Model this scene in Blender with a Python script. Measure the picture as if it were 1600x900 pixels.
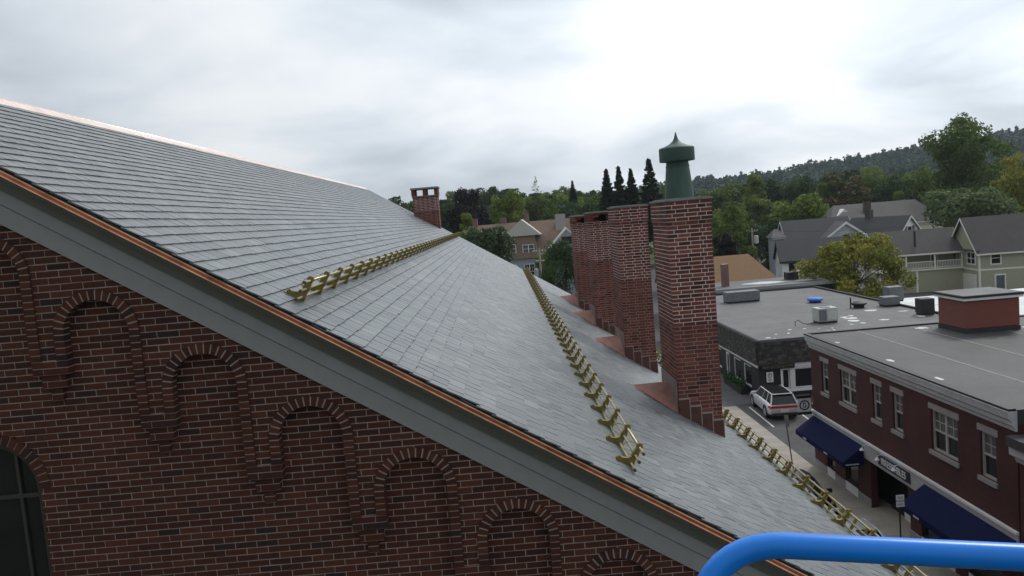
import bpy, bmesh, math, random
import numpy as np
from mathutils import Matrix, Vector

# ------------------------------------------------------------------ scene, camera, sky, sun
for o in list(bpy.data.objects): bpy.data.objects.remove(o)
scene = bpy.context.scene
COL = scene.collection
R = math.radians
CAMZ = 14.0
# camera frame recovered from the vanishing points of roof ridge, street and brick courses
FPX, PX, PY, VPX, VPY, ROLL = 1200.0, 800.0, 450.0, 778.0, 344.0, 0.082
Yc = np.array([VPX-PX, VPY-PY, FPX]); Yc /= np.linalg.norm(Yc)
hh = np.array([math.cos(ROLL), -math.sin(ROLL), 0]); Xc = hh-hh.dot(Yc)*Yc; Xc /= np.linalg.norm(Xc)
Zc = np.cross(Yc, Xc)
if Zc[1] > 0: Zc = -Zc
WM = np.array([Xc, Yc, Zc])                      # world = WM @ (image right, image down, forward)
cam_d = bpy.data.cameras.new('camera'); cam = bpy.data.objects.new('camera', cam_d); COL.objects.link(cam)
cam_d.sensor_width = 36; cam_d.lens = FPX/1600*36; cam_d.clip_start = .05; cam_d.clip_end = 6000
right, down, fwd = WM[:, 0], WM[:, 1], WM[:, 2]
cam.matrix_world = Matrix(((right[0], -down[0], -fwd[0], 0), (right[1], -down[1], -fwd[1], 0),
                           (right[2], -down[2], -fwd[2], CAMZ), (0, 0, 0, 1)))
scene.camera = cam
def at(u, v, y):
    """point of the pixel (u, v) of the 1600x900 photograph at depth y (world)"""
    d = WM @ np.array([u-PX, v-PY, FPX]); d = d*(y/d[1]); return float(d[0]), float(d[1]), float(d[2]+CAMZ)
def project(p):
    c = WM.T @ (np.array(p)-np.array([0, 0, CAMZ])); return PX+FPX*c[0]/c[2], PY+FPX*c[1]/c[2], c[2]

SUN_AZ, SUN_EL = R(46), R(46)                    # azimuth clockwise from +Y (away, to the right)
w = bpy.data.worlds.new('World'); scene.world = w; w.use_nodes = True
nt = w.node_tree; nt.nodes.clear()
def N(t, **k):
    n = nt.nodes.new(t)
    for a, b in k.items(): setattr(n, a, b)
    return n
out = N('ShaderNodeOutputWorld')
sky = N('ShaderNodeTexSky', sky_type='NISHITA', sun_disc=False, sun_elevation=SUN_EL, sun_rotation=SUN_AZ)
bg1 = N('ShaderNodeBackground'); bg1.inputs['Strength'].default_value = .1
nt.links.new(sky.outputs[0], bg1.inputs['Color'])
tc = N('ShaderNodeTexCoord'); sep = N('ShaderNodeSeparateXYZ'); nt.links.new(tc.outputs['Generated'], sep.inputs[0])
def mth(op, a, b=None):
    n = N('ShaderNodeMath', operation=op)
    for i, q in enumerate((a, b)):
        if q is None: continue
        if isinstance(q, (int, float)): n.inputs[i].default_value = q
        else: nt.links.new(q, n.inputs[i])
    return n.outputs[0]
zz = mth('MAXIMUM', sep.outputs['Z'], 0.0); den = mth('ADD', zz, .26)
cx_ = mth('DIVIDE', sep.outputs['X'], den); cy_ = mth('DIVIDE', sep.outputs['Y'], den)
comb = N('ShaderNodeCombineXYZ'); nt.links.new(cx_, comb.inputs[0]); nt.links.new(cy_, comb.inputs[1])
mp = N('ShaderNodeMapping'); nt.links.new(comb.outputs[0], mp.inputs[0]); mp.inputs['Location'].default_value = (7.7, 2.3, 0)
n1 = N('ShaderNodeTexNoise'); n1.inputs['Scale'].default_value = 1.15; n1.inputs['Detail'].default_value = 6; n1.inputs['Roughness'].default_value = .48; n1.inputs['Distortion'].default_value = .35
nt.links.new(mp.outputs[0], n1.inputs['Vector'])
ramp = N('ShaderNodeValToRGB'); nt.links.new(n1.outputs['Fac'], ramp.inputs[0])
e = ramp.color_ramp.elements
e[0].position = .32; e[0].color = (.42, .465, .515, 1)
e[1].position = .68; e[1].color = (.84, .855, .865, 1)
q = e.new(.46); q.color = (.60, .65, .70, 1)
q = e.new(.56); q.color = (.745, .77, .79, 1)
# glow of the veiled sun through the cloud
sd = (math.sin(SUN_AZ)*math.cos(SUN_EL), math.cos(SUN_AZ)*math.cos(SUN_EL), math.sin(SUN_EL))
dot = N('ShaderNodeVectorMath', operation='DOT_PRODUCT'); nt.links.new(tc.outputs['Generated'], dot.inputs[0]); dot.inputs[1].default_value = sd
gl = mth('POWER', mth('MULTIPLY', mth('ADD', dot.outputs['Value'], 1.0), .5), 2.0)
gls = mth('ADD', mth('MULTIPLY', gl, 1.24), .46)
vs = N('ShaderNodeVectorMath', operation='SCALE'); nt.links.new(ramp.outputs[0], vs.inputs[0]); nt.links.new(gls, vs.inputs['Scale'])
bg2 = N('ShaderNodeBackground'); bg2.inputs['Strength'].default_value = 1.0
nt.links.new(vs.outputs[0], bg2.inputs['Color'])
mx = N('ShaderNodeMixShader'); mx.inputs[0].default_value = .94
nt.links.new(bg1.outputs[0], mx.inputs[1]); nt.links.new(bg2.outputs[0], mx.inputs[2]); nt.links.new(mx.outputs[0], out.inputs[0])

sl = bpy.data.lights.new('sun', 'SUN'); sl.energy = 1.4; sl.angle = R(14); sl.color = (1, .96, .9)
so = bpy.data.objects.new('sun', sl); COL.objects.link(so); so.location = (60, 60, 80)
so.rotation_euler = Vector(sd).to_track_quat('Z', 'Y').to_euler()
scene.view_settings.view_transform = 'Standard'; scene.view_settings.look = 'None'
scene.view_settings.exposure = 0.16; scene.view_settings.gamma = 1
scene.render.engine = 'CYCLES'
scene.cycles.max_bounces = 6; scene.cycles.transparent_max_bounces = 8

# ------------------------------------------------------------------ helpers
rnd = random.Random(7)
_m = {}
def M(name, col, rough=.8, var=.12, scale=3., bump=0., bscale=40., metal=0., ramp=None, spec=.5, stain=0., stretch=None, translucent=0.):
    """procedural material; ramp = colours over the face attribute 'tone'; var = noise variation; stain = large soft patches"""
    if name in _m: return _m[name]
    m = bpy.data.materials.new(name); m.use_nodes = True; t = m.node_tree; b = t.nodes['Principled BSDF']
    b.inputs['Roughness'].default_value = rough; b.inputs['Metallic'].default_value = metal; b.inputs['Specular IOR Level'].default_value = spec
    L = t.links.new
    tcn = t.nodes.new('ShaderNodeTexCoord'); vec = tcn.outputs['Object']
    if stretch:
        mpn = t.nodes.new('ShaderNodeMapping'); mpn.inputs['Scale'].default_value = stretch; L(vec, mpn.inputs[0]); vec = mpn.outputs[0]
    if ramp:
        a = t.nodes.new('ShaderNodeAttribute'); a.attribute_name = 'tone'
        r = t.nodes.new('ShaderNodeValToRGB'); L(a.outputs['Fac'], r.inputs[0])
        el = r.color_ramp.elements
        el[0].position = ramp[0][0]; el[0].color = (*ramp[0][1], 1); el[1].position = ramp[-1][0]; el[1].color = (*ramp[-1][1], 1)
        for p_, c_ in ramp[1:-1]:
            q_ = el.new(p_); q_.color = (*c_, 1)
        c = r.outputs[0]
    else:
        rg = t.nodes.new('ShaderNodeRGB'); rg.outputs[0].default_value = (*col, 1); c = rg.outputs[0]
    def mul(c, sc, amt, det=5):
        n = t.nodes.new('ShaderNodeTexNoise'); n.inputs['Scale'].default_value = sc; n.inputs['Detail'].default_value = det; n.inputs['Roughness'].default_value = .6; L(vec, n.inputs['Vector'])
        mr = t.nodes.new('ShaderNodeMapRange'); mr.inputs[1].default_value = .25; mr.inputs[2].default_value = .75
        mr.inputs[3].default_value = 1-amt; mr.inputs[4].default_value = 1+amt; L(n.outputs['Fac'], mr.inputs[0])
        s = t.nodes.new('ShaderNodeVectorMath'); s.operation = 'SCALE'; L(c, s.inputs[0]); L(mr.outputs[0], s.inputs['Scale'])
        return s.outputs[0]
    if var: c = mul(c, scale, var)
    if stain: c = mul(c, .35, stain, 3)
    L(c, b.inputs['Base Color'])
    if bump:
        n = t.nodes.new('ShaderNodeTexNoise'); n.inputs['Scale'].default_value = bscale; n.inputs['Detail'].default_value = 4; L(vec, n.inputs['Vector'])
        bp = t.nodes.new('ShaderNodeBump'); bp.inputs['Strength'].default_value = bump; bp.inputs['Distance'].default_value = .02; L(n.outputs['Fac'], bp.inputs['Height']); L(bp.outputs[0], b.inputs['Normal'])
        mr = t.nodes.new('ShaderNodeMapRange'); mr.inputs[3].default_value = max(rough-.1, 0); mr.inputs[4].default_value = min(rough+.12, 1); L(n.outputs['Fac'], mr.inputs[0]); L(mr.outputs[0], b.inputs['Roughness'])
    if translucent:
        tr = t.nodes.new('ShaderNodeBsdfTranslucent'); L(c, tr.inputs[0]); ms = t.nodes.new('ShaderNodeMixShader'); ms.inputs[0].default_value = translucent
        L(b.outputs[0], ms.inputs[1]); L(tr.outputs[0], ms.inputs[2]); L(ms.outputs[0], t.nodes['Material Output'].inputs[0])
    _m[name] = m; return m
def brick_tex(name, c1, c2, mortar, bw=.215, bh=.067, axis='x'):
    """brick courses too far away (or out of view) to pick apart"""
    if name in _m: return _m[name]
    m = M(name, c1, .85, 0); t = m.node_tree; b = t.nodes['Principled BSDF']; L = t.links.new
    tcn = t.nodes.new('ShaderNodeTexCoord'); sp = t.nodes.new('ShaderNodeSeparateXYZ'); L(tcn.outputs['Object'], sp.inputs[0])
    ad = t.nodes.new('ShaderNodeMath'); ad.operation = 'ADD'; L(sp.outputs[0], ad.inputs[0]); L(sp.outputs[1], ad.inputs[1])
    cb = t.nodes.new('ShaderNodeCombineXYZ'); L(ad.outputs[0], cb.inputs[0]); L(sp.outputs[2], cb.inputs[1])
    br = t.nodes.new('ShaderNodeTexBrick'); br.inputs['Scale'].default_value = 1; br.inputs['Brick Width'].default_value = bw; br.inputs['Row Height'].default_value = bh; br.inputs['Mortar Size'].default_value = .006
    br.inputs['Color1'].default_value = (*c1, 1); br.inputs['Color2'].default_value = (*c2, 1); br.inputs['Mortar'].default_value = (*mortar, 1); L(cb.outputs[0], br.inputs[0])
    n = t.nodes.new('ShaderNodeTexNoise'); n.inputs['Scale'].default_value = .8; n.inputs['Detail'].default_value = 5; L(tcn.outputs['Object'], n.inputs[0])
    mr = t.nodes.new('ShaderNodeMapRange'); mr.inputs[1].default_value = .3; mr.inputs[2].default_value = .7; mr.inputs[3].default_value = .8; mr.inputs[4].default_value = 1.2; L(n.outputs['Fac'], mr.inputs[0])
    s = t.nodes.new('ShaderNodeVectorMath'); s.operation = 'SCALE'; L(br.outputs[0], s.inputs[0]); L(mr.outputs[0], s.inputs['Scale']); L(s.outputs[0], b.inputs['Base Color'])
    return m

def link(o, parent=None, label=None, cat=None, group=None, kind=None):
    COL.objects.link(o)
    if parent is not None: o.parent = parent
    if label: o['label'] = label
    if cat: o['category'] = cat
    if group: o['group'] = group
    if kind: o['kind'] = kind
    return o
def thing(name, label, cat, loc=(0, 0, 0), rz=0., group=None, scale=None):
    o = bpy.data.objects.new(name, None); o.location = loc; o.rotation_euler = (0, 0, rz); o.empty_display_size = .3
    if scale: o.scale = scale
    return link(o, None, label, cat, group)
BOXF = [(0, 3, 2, 1), (4, 5, 6, 7), (0, 1, 5, 4), (1, 2, 6, 5), (2, 3, 7, 6), (3, 0, 4, 7)]
class MB:
    def __init__(s): s.v = []; s.f = []; s.t = []
    def add(s, vs, fs, tone=.5):
        n = len(s.v); s.v += [tuple(p) for p in vs]; s.f += [tuple(i+n for i in q) for q in fs]; s.t += [tone]*len(fs); return s
    def box(s, x0, x1, y0, y1, z0, z1, tone=.5, mat=None):
        vs = [(x0, y0, z0), (x1, y0, z0), (x1, y1, z0), (x0, y1, z0), (x0, y0, z1), (x1, y0, z1), (x1, y1, z1), (x0, y1, z1)]
        if mat is not None: vs = [tuple(mat @ Vector(p)) for p in vs]
        return s.add(vs, BOXF, tone)
    def hexa(s, bottom, top, tone=.5): return s.add(list(bottom)+list(top), BOXF, tone)
    def prism(s, a, b, tone=.5):
        """two matching polygons (3D) joined by sides"""
        n = len(a); fs = [tuple(range(n))[::-1], tuple(range(n, 2*n))]+[(i, (i+1) % n, n+(i+1) % n, n+i) for i in range(n)]
        return s.add(list(a)+list(b), fs, tone)
    def tube(s, pts, r, n=8, tone=.5, cap=True):
        pts = [Vector(p) for p in pts]; rings = []
        rr = r if isinstance(r, (list, tuple)) else [r]*len(pts)
        u = None
        for i, p in enumerate(pts):
            d = (pts[min(i+1, len(pts)-1)]-pts[max(i-1, 0)]).normalized()
            if u is None:
                u = d.orthogonal().normalized()
            u = (u-d*u.dot(d)).normalized(); w_ = d.cross(u)
            rings.append([p+(u*math.cos(2*math.pi*k/n)+w_*math.sin(2*math.pi*k/n))*rr[i] for k in range(n)])
        vs = [q for g in rings for q in g]; fs = []
        for i in range(len(pts)-1):
            for k in range(n): fs.append((i*n+k, i*n+(k+1) % n, (i+1)*n+(k+1) % n, (i+1)*n+k))
        if cap: fs += [tuple(range(n))[::-1], tuple(range((len(pts)-1)*n, len(pts)*n))]
        return s.add(vs, fs, tone)
    def lathe(s, prof, c, n=24, tone=.5):
        vs = []; fs = []
        for r_, z_ in prof:
            for k in range(n): vs.append((c[0]+r_*math.cos(2*math.pi*k/n), c[1]+r_*math.sin(2*math.pi*k/n), c[2]+z_))
        for i in range(len(prof)-1):
            for k in range(n): fs.append((i*n+k, i*n+(k+1) % n, (i+1)*n+(k+1) % n, (i+1)*n+k))
        fs += [tuple(range(n))[::-1], tuple(range((len(prof)-1)*n, len(prof)*n))]
        return s.add(vs, fs, tone)
    def quad(s, *p, tone=.5): return s.add(p, [tuple(range(len(p)))], tone)
    def mesh(s, name, mat, off=(0, 0, 0), smooth=False):
        me = bpy.data.meshes.new(name)
        v = s.v if off == (0, 0, 0) else [(p[0]-off[0], p[1]-off[1], p[2]-off[2]) for p in s.v]
        me.from_pydata(v, [], s.f)
        a = me.attributes.new('tone', 'FLOAT', 'FACE'); a.data.foreach_set('value', s.t)
        me.materials.append(mat)
        if smooth: me.shade_smooth()
        return me
    def build(s, name, mat, parent=None, world=False, smooth=False, **kw):
        off = (0, 0, 0)
        if world and parent is not None: off = chain(parent)
        o = bpy.data.objects.new(name, s.mesh(name, mat, off, smooth))
        return link(o, parent, **kw)
def chain(p):
    t = Vector((0, 0, 0))
    while p is not None: t += p.location; p = p.parent
    return tuple(t)
def autosmooth(o, ang=35):
    me = o.data; me.shade_smooth(); bm = bmesh.new(); bm.from_mesh(me); bmesh.ops.recalc_face_normals(bm, faces=bm.faces)
    for ed in bm.edges:
        if len(ed.link_faces) == 2 and ed.calc_face_angle(0) > R(ang): ed.smooth = False
    bm.to_mesh(me); bm.free(); return o
def solo(o, label, cat, group=None):
    o['label'] = label; o['category'] = cat
    if group: o['group'] = group
    return o
_pc = {}
def piece_mesh(name, dx, dy, dz, tone, mat):
    """shared mesh of one brick-like piece, its corners a little uneven"""
    k = (name, round(dx, 3), round(dy, 3), round(dz, 3), round(tone, 1), mat.name)
    if k not in _pc:
        mb = MB(); rr = random.Random(str(k)); j = .0012
        hx, hy, hz = dx/2, dy/2, dz/2
        b = [(-hx, -hy, -hz), (hx, -hy, -hz), (hx, hy, -hz), (-hx, hy, -hz), (-hx, -hy, hz), (hx, -hy, hz), (hx, hy, hz), (-hx, hy, hz)]
        mb.add([tuple(c+rr.uniform(-j, j) for c in p) for p in b], BOXF, round(tone, 1)+rr.uniform(-.04, .04))
        _pc[k] = mb.mesh(name, mat)
    return _pc[k]
def piece(name, parent, c, d, tone, mat, pc):
    o = bpy.data.objects.new(name, piece_mesh(name, *d, tone, mat)); o.location = (c[0]-pc[0], c[1]-pc[1], c[2]-pc[2]); return link(o, parent)

# ------------------------------------------------------------------ materials
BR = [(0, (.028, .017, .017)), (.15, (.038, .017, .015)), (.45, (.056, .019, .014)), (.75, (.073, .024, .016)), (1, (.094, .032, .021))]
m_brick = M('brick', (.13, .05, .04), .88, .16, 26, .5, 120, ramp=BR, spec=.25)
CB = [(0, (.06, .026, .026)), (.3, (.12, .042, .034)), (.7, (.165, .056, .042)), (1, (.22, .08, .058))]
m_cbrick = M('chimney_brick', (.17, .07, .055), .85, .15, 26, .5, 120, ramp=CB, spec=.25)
m_mortar = M('mortar', (.30, .262, .24), .95, .15, 20)
m_mortar_new = M('mortar_new', (.72, .64, .60), .95, .12, 20)
m_mortar_old = M('mortar_old', (.33, .24, .21), .95, .15, 20)
SLR = [(0, (.085, .098, .112)), (.35, (.112, .128, .142)), (.65, (.128, .146, .152)), (1, (.165, .182, .186))]
m_slate = M('slate', (.13, .145, .155), .36, .16, 9, .4, 60, ramp=SLR, spec=.6, stain=.10)
m_copper = M('copper', (.50, .22, .13), .38, .35, 6, .15, 30, metal=.8, stain=.2)
m_copper_dull = M('weathered_copper', (.23, .12, .10), .42, .35, 3, .12, 20, metal=.65, stain=.3)
m_copper_step = M('step_copper', (.10, .042, .032), .5, .3, 5, metal=.3)
m_copper_pale = M('copper_ridge', (.84, .66, .58), .28, .2, 4, .1, 20, metal=.9)
m_brass = M('brass', (.20, .155, .05), .5, .3, 14, .2, 60, metal=.35)
m_brass_pipe = M('brass_pipe', (.38, .33, .17), .36, .15, 10, metal=.7)
m_greypaint = M('grey_painted_wood', (.225, .226, .232), .55, .08, 5, .1, 20)
m_greypaint2 = M('green_grey_moulding', (.125, .13, .12), .55, .08, 5, .1, 20)
m_blackedge = M('dark_underlay', (.02, .02, .022), .9, .1)
m_verdigris = M('green_cowl_metal', (.042, .082, .068), .55, .3, 5, .15, 20, metal=.25, stretch=(1, 1, .35))
m_capstone = M('chimney_cap', (.20, .215, .20), .85, .25, 8, .4, 30)
m_void = M('dark_void', (.006, .006, .007), .9, 0)
m_glass = M('window_glass', (.012, .013, .015), .06, .1, 2, spec=.4)
m_glass_soft = M('window_glass_curtain', (.10, .11, .115), .12, .35, 2.5, spec=.6)
m_darkframe = M('dark_window_frame', (.03, .027, .025), .6, .1)
m_white = M('white_paint', (.72, .73, .74), .5, .07, 4)
m_cream = M('cream_trim', (.72, .70, .63), .55, .06, 4)
m_stone = M('grey_stone_lintel', (.30, .28, .275), .85, .15, 9, .3, 40)
m_redwall = brick_tex('red_painted_brick', (.072, .017, .015), (.058, .0145, .013), (.046, .0165, .015))
m_hallbrick = brick_tex('hall_brick_far', (.13, .05, .04), (.09, .036, .03), (.24, .2, .18))
m_membrane = M('roof_membrane', (.05, .051, .053), .66, .16, 1.2, .1, 14, stain=.28)
m_membrane2 = M('pale_roof_membrane', (.095, .098, .10), .68, .2, 1.2, .1, 14, stain=.25)
m_seam = M('membrane_seam', (.15, .145, .138), .7, .3, 3)
m_puddle = M('roof_patch_white', (.5, .51, .51), .5, .3, 3)  # sky reflected in roof puddles painted as white; serves pale scuffs too
m_blackrub = M('black_rubber_edge', (.016, .016, .018), .6, .2)
m_navy = M('navy_awning', (.006, .010, .048), .85, .12, 6, .1, 60, spec=.12)
m_asphalt = M('asphalt', (.062, .062, .064), .9, .22, 1.4, .3, 60, stain=.15)
m_concrete = M('concrete', (.29, .265, .23), .9, .12, 2, .2, 50, stain=.14)
m_roadpaint = M('road_paint', (.6, .6, .58), .8, .2, 8)
m_ground = M('ground_earth', (.06, .075, .035), .95, .35, .25, .3, 12)
m_blue = M('blue_enamel', (.001, .175, .66), .3, .05, 8, spec=.4)
m_steel = M('galvanised', (.34, .36, .37), .5, .2, 8, metal=.4)
m_ac = M('ac_casing', (.44, .46, .44), .6, .12, 5)
m_greybox = M('grey_duct', (.15, .155, .165), .6, .25, 5)
m_black = M('black_paint', (.012, .012, .013), .6, .1)
m_mansard = M('mansard_shingle', (.05, .045, .04), .95, .25, 9, .6, 30, ramp=[(0, (.022, .02, .019)), (.6, (.045, .041, .037)), (1, (.085, .078, .07))])
m_pole = M('weathered_pole', (.22, .19, .16), .9, .2, 4, stretch=(6, 6, .5))
m_bark = M('bark', (.075, .06, .048), .95, .3, 6, .5, 20)
# ------------------------------------------------------------------ ground, street, pavement
def sheet(name, x0, x1, y0, y1, z, mat, **kw):
    return MB().quad((x0, y0, z), (x1, y0, z), (x1, y1, z), (x0, y1, z)).build(name, mat, **kw)
def hill_h(x, y):
    def ss(a, b, t):
        t = min(max((t-a)/(b-a), 0), 1); return t*t*(3-2*t)
    near = ss(200, 420, y)*min(max(.02*x+2, 0), 9)
    h1 = ss(420, 950, y)*(1-.35*ss(1000, 1500, y))*min(max(19+.062*(x-170)+3*math.sin(x*.013)+2*math.sin(x*.031+1), 0), 110)
    h2 = ss(1200, 2100, y)*min(max(18+.062*(x-450)+5*math.sin(x*.006), 0), 175)
    return near+max(h1, h2)
mb = MB(); xs = [-1600+i*50 for i in range(91)]; ys = [-300, 0, 60, 120, 170]+[200+i*40 for i in range(70)]
for y in ys:
    for x in xs: mb.v.append((x, y, hill_h(x, y)))
for j in range(len(ys)-1):
    for i in range(len(xs)-1):
        k = j*len(xs)+i; mb.f.append((k, k+1, k+len(xs)+1, k+len(xs))); mb.t.append(.5)
mb.build('terrain', m_ground, kind='structure', smooth=True)
sheet('street', 5.4, 13.6, -60, 135, .012, m_asphalt, kind='structure')
sheet('parking_lot_ground', 15.1, 62, 38, 175, .008, m_asphalt, kind='structure')
sheet('driveway_ground', 13.6, 40, 50.9, 60, .012, m_asphalt, kind='structure')
pv = MB(); pv.box(13.6, 15.1, -40, 51, 0, .13)
pvo = pv.build('pavement', m_mortar_old, kind='structure')
sl_ = 1.52; k = 0; yy = -10.
slabs = MB()
while yy < 50.9:
    y1 = min(yy+sl_, 50.99)
    piece('paving_slab', pvo, (14.445, (yy+y1)/2, .137), (1.29, y1-yy-.012, .02), rnd.choice((.3, .5, .7)), m_concrete, (0, 0, 0)); yy += sl_
kb = MB(); kb.box(13.55, 13.77, -40, 51.05, 0, .15); kb.build('kerb', M('granite_kerb', (.34, .33, .31), .85, .2, 8), pvo)
sheet('shopfront_pavement', 15.1, 16.25, -10, 38.3, .142, m_concrete, kind='structure')
for (xa, ya, xb, yb) in ((15.95, 50.9, 15.82, 45.9), (18.55, 50.9, 18.35, 45.9), (21.1, 50.9, 20.9, 45.9)):
    MB().quad((xa-.05, ya, .016), (xb-.05, yb, .016), (xb+.05, yb, .016), (xa+.05, ya, .016)).build('parking_line', m_roadpaint, kind='structure')
sheet('asphalt_patch', 15.3, 22, 51.3, 51.75, .02, M('tar_strip', (.025, .025, .026), .8, .2), kind='structure')

# ------------------------------------------------------------------ the brick hall
RS, RC = .6259, 12.027                       # roof plane z = RC - RS x
XR, XE, Y0, Y1 = -6.6, 4.95, 7.18, 39.3
def rz_(x): return RC-RS*x
ca = 1/math.sqrt(1+RS*RS); sa = RS*ca        # slope cos / sin
hall = thing('brick_hall', 'large red brick hall with grey slate roof and blind arches under its gable', 'building', (-6.6, 23.2, 0))
HC = chain(hall)
YB, YS, YRG = 7.50, 7.405, 7.385             # faces of base wall, arcade, arch rings
# structural walls (backing)
mb = MB()
XL = 2*XR-4.6
mb.prism([(XL, 7.62, 0), (4.6, 7.62, 0), (4.6, 7.62, rz_(4.6)-.3), (XR, 7.62, rz_(XR)-.3), (XL, 7.62, rz_(4.6)-.3)],
         [(XL, 7.95, 0), (4.6, 7.95, 0), (4.6, 7.95, rz_(4.6)-.3), (XR, 7.95, rz_(XR)-.3), (XL, 7.95, rz_(4.6)-.3)])
mb.prism([(XL, 38.5, 0), (4.6, 38.5, 0), (4.6, 38.5, rz_(4.6)-.3), (XR, 38.5, rz_(XR)-.3), (XL, 38.5, rz_(4.6)-.3)],
         [(XL, 38.9, 0), (4.6, 38.9, 0), (4.6, 38.9, rz_(4.6)-.3), (XR, 38.9, rz_(XR)-.3), (XL, 38.9, rz_(4.6)-.3)])
mb.box(4.2, 4.59, 7.96, 38.49, 0, rz_(4.6)-.3); mb.box(XL+.01, XL+.4, 7.96, 38.49, 0, rz_(4.6)-.3)
mb.build('side_wall', m_hallbrick, hall, world=True)
low = MB(); low.box(XL, 4.6, 7.50, 7.61, 0, 8.6); low.box(XL, -8.0, 7.50, 7.61, 8.6, 11.2); low.build('lower_wall', m_hallbrick, hall, world=True)

BL, BH, J = .2145, .0667, .0095
ARC = [(-3.94+.97*i, 13.655-.602*i) for i in range(-2, 9)]
AR, AI = .41, .31
def zs_(i): return ARC[i][1]-AR
def zcb(i): return (ARC[i][1] if i >= 0 else ARC[0][1]+.602)-1.26
WX, WZ, WR = -5.25, 11.72, .5                # arched window
xs = np.arange(-8.0, 5.0, .004)
ai = np.clip(np.round((xs-ARC[0][0])/.97).astype(int), 0, len(ARC)-1)
acx = np.array([a[0] for a in ARC])[ai]; acz = np.array([a[1] for a in ARC])[ai]
def spandrel(z):
    dx = xs-acx; zs = acz-AR
    up = dx*dx+(z-zs)**2 > (AR-.04)**2
    lo = np.where(dx > AR-.04, z > acz-1.26-.03, np.where(dx < -AR+.04, z > acz+.602-1.26-.03, False))
    return np.where(z >= zs, up, lo)
def runs(mask):
    d = np.diff(np.concatenate([[0], mask.astype(int), [0]])); return [(xs[a], xs[min(b, len(xs)-1)]) for a, b in zip(np.where(d == 1)[0], np.where(d == -1)[0])]
wall = MB(); cand = []; rr = random.Random(3)
def tone(rr):
    t = rr.random(); return rr.uniform(.02, .2) if t < .05 else rr.uniform(.3, .95)
k = 0; z = 8.6
while z < 15.9:
    zc = z+BH/2
    xm = min(4.58, (RC-.42-z)/RS)            # hidden top under the rake board
    inside = (xs < xm) & (xs > 2*XR-xm)
    sp = spandrel(zc) & inside
    hw = WR if zc < WZ else (math.sqrt(max((WR+.11)**2-(zc-WZ)**2, 0)) if zc < WZ+WR+.11 else 0)
    win = np.abs(xs-WX) < hw
    # base courses reach a little behind the arcade and its rings
    n = int(.09/.004); s2 = sp.copy()
    er = sp.copy()
    for q in range(1, n): er &= np.roll(sp, q) & np.roll(sp, -q)
    base = inside & ~er & ~win
    for lay, mask, yf in (('b', base, YB), ('s', sp, YS)):
        for a, b in runs(mask):
            if b-a < .02: continue
            wall.box(a+.004, b-.004, yf+.0045, 7.619 if lay == 'b' else YB+.03, z-.0005, z+BH-.0005, .5)
            off = (k % 2)*BL/2+(.06 if lay == 's' else 0)
            x = math.floor((a-off)/BL)*BL+off
            while x < b:
                p, q_ = (x+J/2 if x > a else a), (x+BL-J/2 if x+BL < b else b)
                if q_-p > .006: cand.append((p, q_, yf+rr.uniform(-.002, .002), zc, tone(rr)))
                x += BL
    z += BH; k += 1
gable = wall.build('gable_wall', m_mortar, hall, world=True)
GC = chain(gable)
def rank(c):
    u, v, d = project(c)
    return d if (-30 < u < 1630 and -30 < v < 930) else d+1000
order = sorted(range(len(cand)), key=lambda i: rank(((cand[i][0]+cand[i][1])/2, cand[i][2], cand[i][3]))+(0 if cand[i][1]-cand[i][0] > BL-J-.002 else 500))
solo_set = set(order[:300]); rest = MB()
for i, (p, q_, yf, zc, t) in enumerate(cand):
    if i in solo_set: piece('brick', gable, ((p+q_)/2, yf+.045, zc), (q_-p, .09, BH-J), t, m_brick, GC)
    else:
        j = lambda: rr.uniform(-.0012, .0012)
        zz0, zz1 = zc-BH/2+J/2, zc+BH/2-J/2
        rest.add([(p+j(), yf+j(), zz0+j()), (q_+j(), yf+j(), zz0+j()), (q_, yf+.09, zz0), (p, yf+.09, zz0), (p+j(), yf+j(), zz1+j()), (q_+j(), yf+j(), zz1+j()), (q_, yf+.09, zz1), (p, yf+.09, zz1)], BOXF, t)
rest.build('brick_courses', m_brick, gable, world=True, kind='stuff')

def ring(mb, cx, cz, r0, r1, y0, y1, a0, a1, n, tone=.5):
    for i in range(n):
        b0, b1 = a0+(a1-a0)*i/n, a0+(a1-a0)*(i+1)/n
        P = lambda r, b, y: (cx+r*math.cos(b), y, cz+r*math.sin(b))
        mb.hexa([P(r0, b0, y0), P(r1, b0, y0), P(r1, b0, y1), P(r0, b0, y1)], [P(r0, b1, y0), P(r1, b1, y0), P(r1, b1, y1), P(r0, b1, y1)], tone)
_vm = {}
def voussoirs(part, cx, cz, r0, r1, yf, yb, n, pc):
    for i in range(n):
        b0 = math.pi*i/n; b1 = math.pi*(i+1)/n; bm = (b0+b1)/2; g = .007; t = round(tone(rr), 1)
        kx = (round(r0, 3), n, t)
        if kx not in _vm:
            h0, h1 = r0*math.sin((b1-b0)/2)-g, r1*math.sin((b1-b0)/2)-g
            m_ = MB(); m_.hexa([(r0, yf-yb, -h0), (r1, yf-yb, -h1), (r1, 0, -h1), (r0, 0, -h0)], [(r0, yf-yb, h0), (r1, yf-yb, h1), (r1, 0, h1), (r0, 0, h0)], t)
            _vm[kx] = m_.mesh('arch_brick', m_brick)
        o = bpy.data.objects.new('arch_brick', _vm[kx]); o.location = (cx-pc[0], yb-pc[1], cz-pc[2]); o.rotation_euler = (0, -bm, 0); link(o, part)
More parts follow.
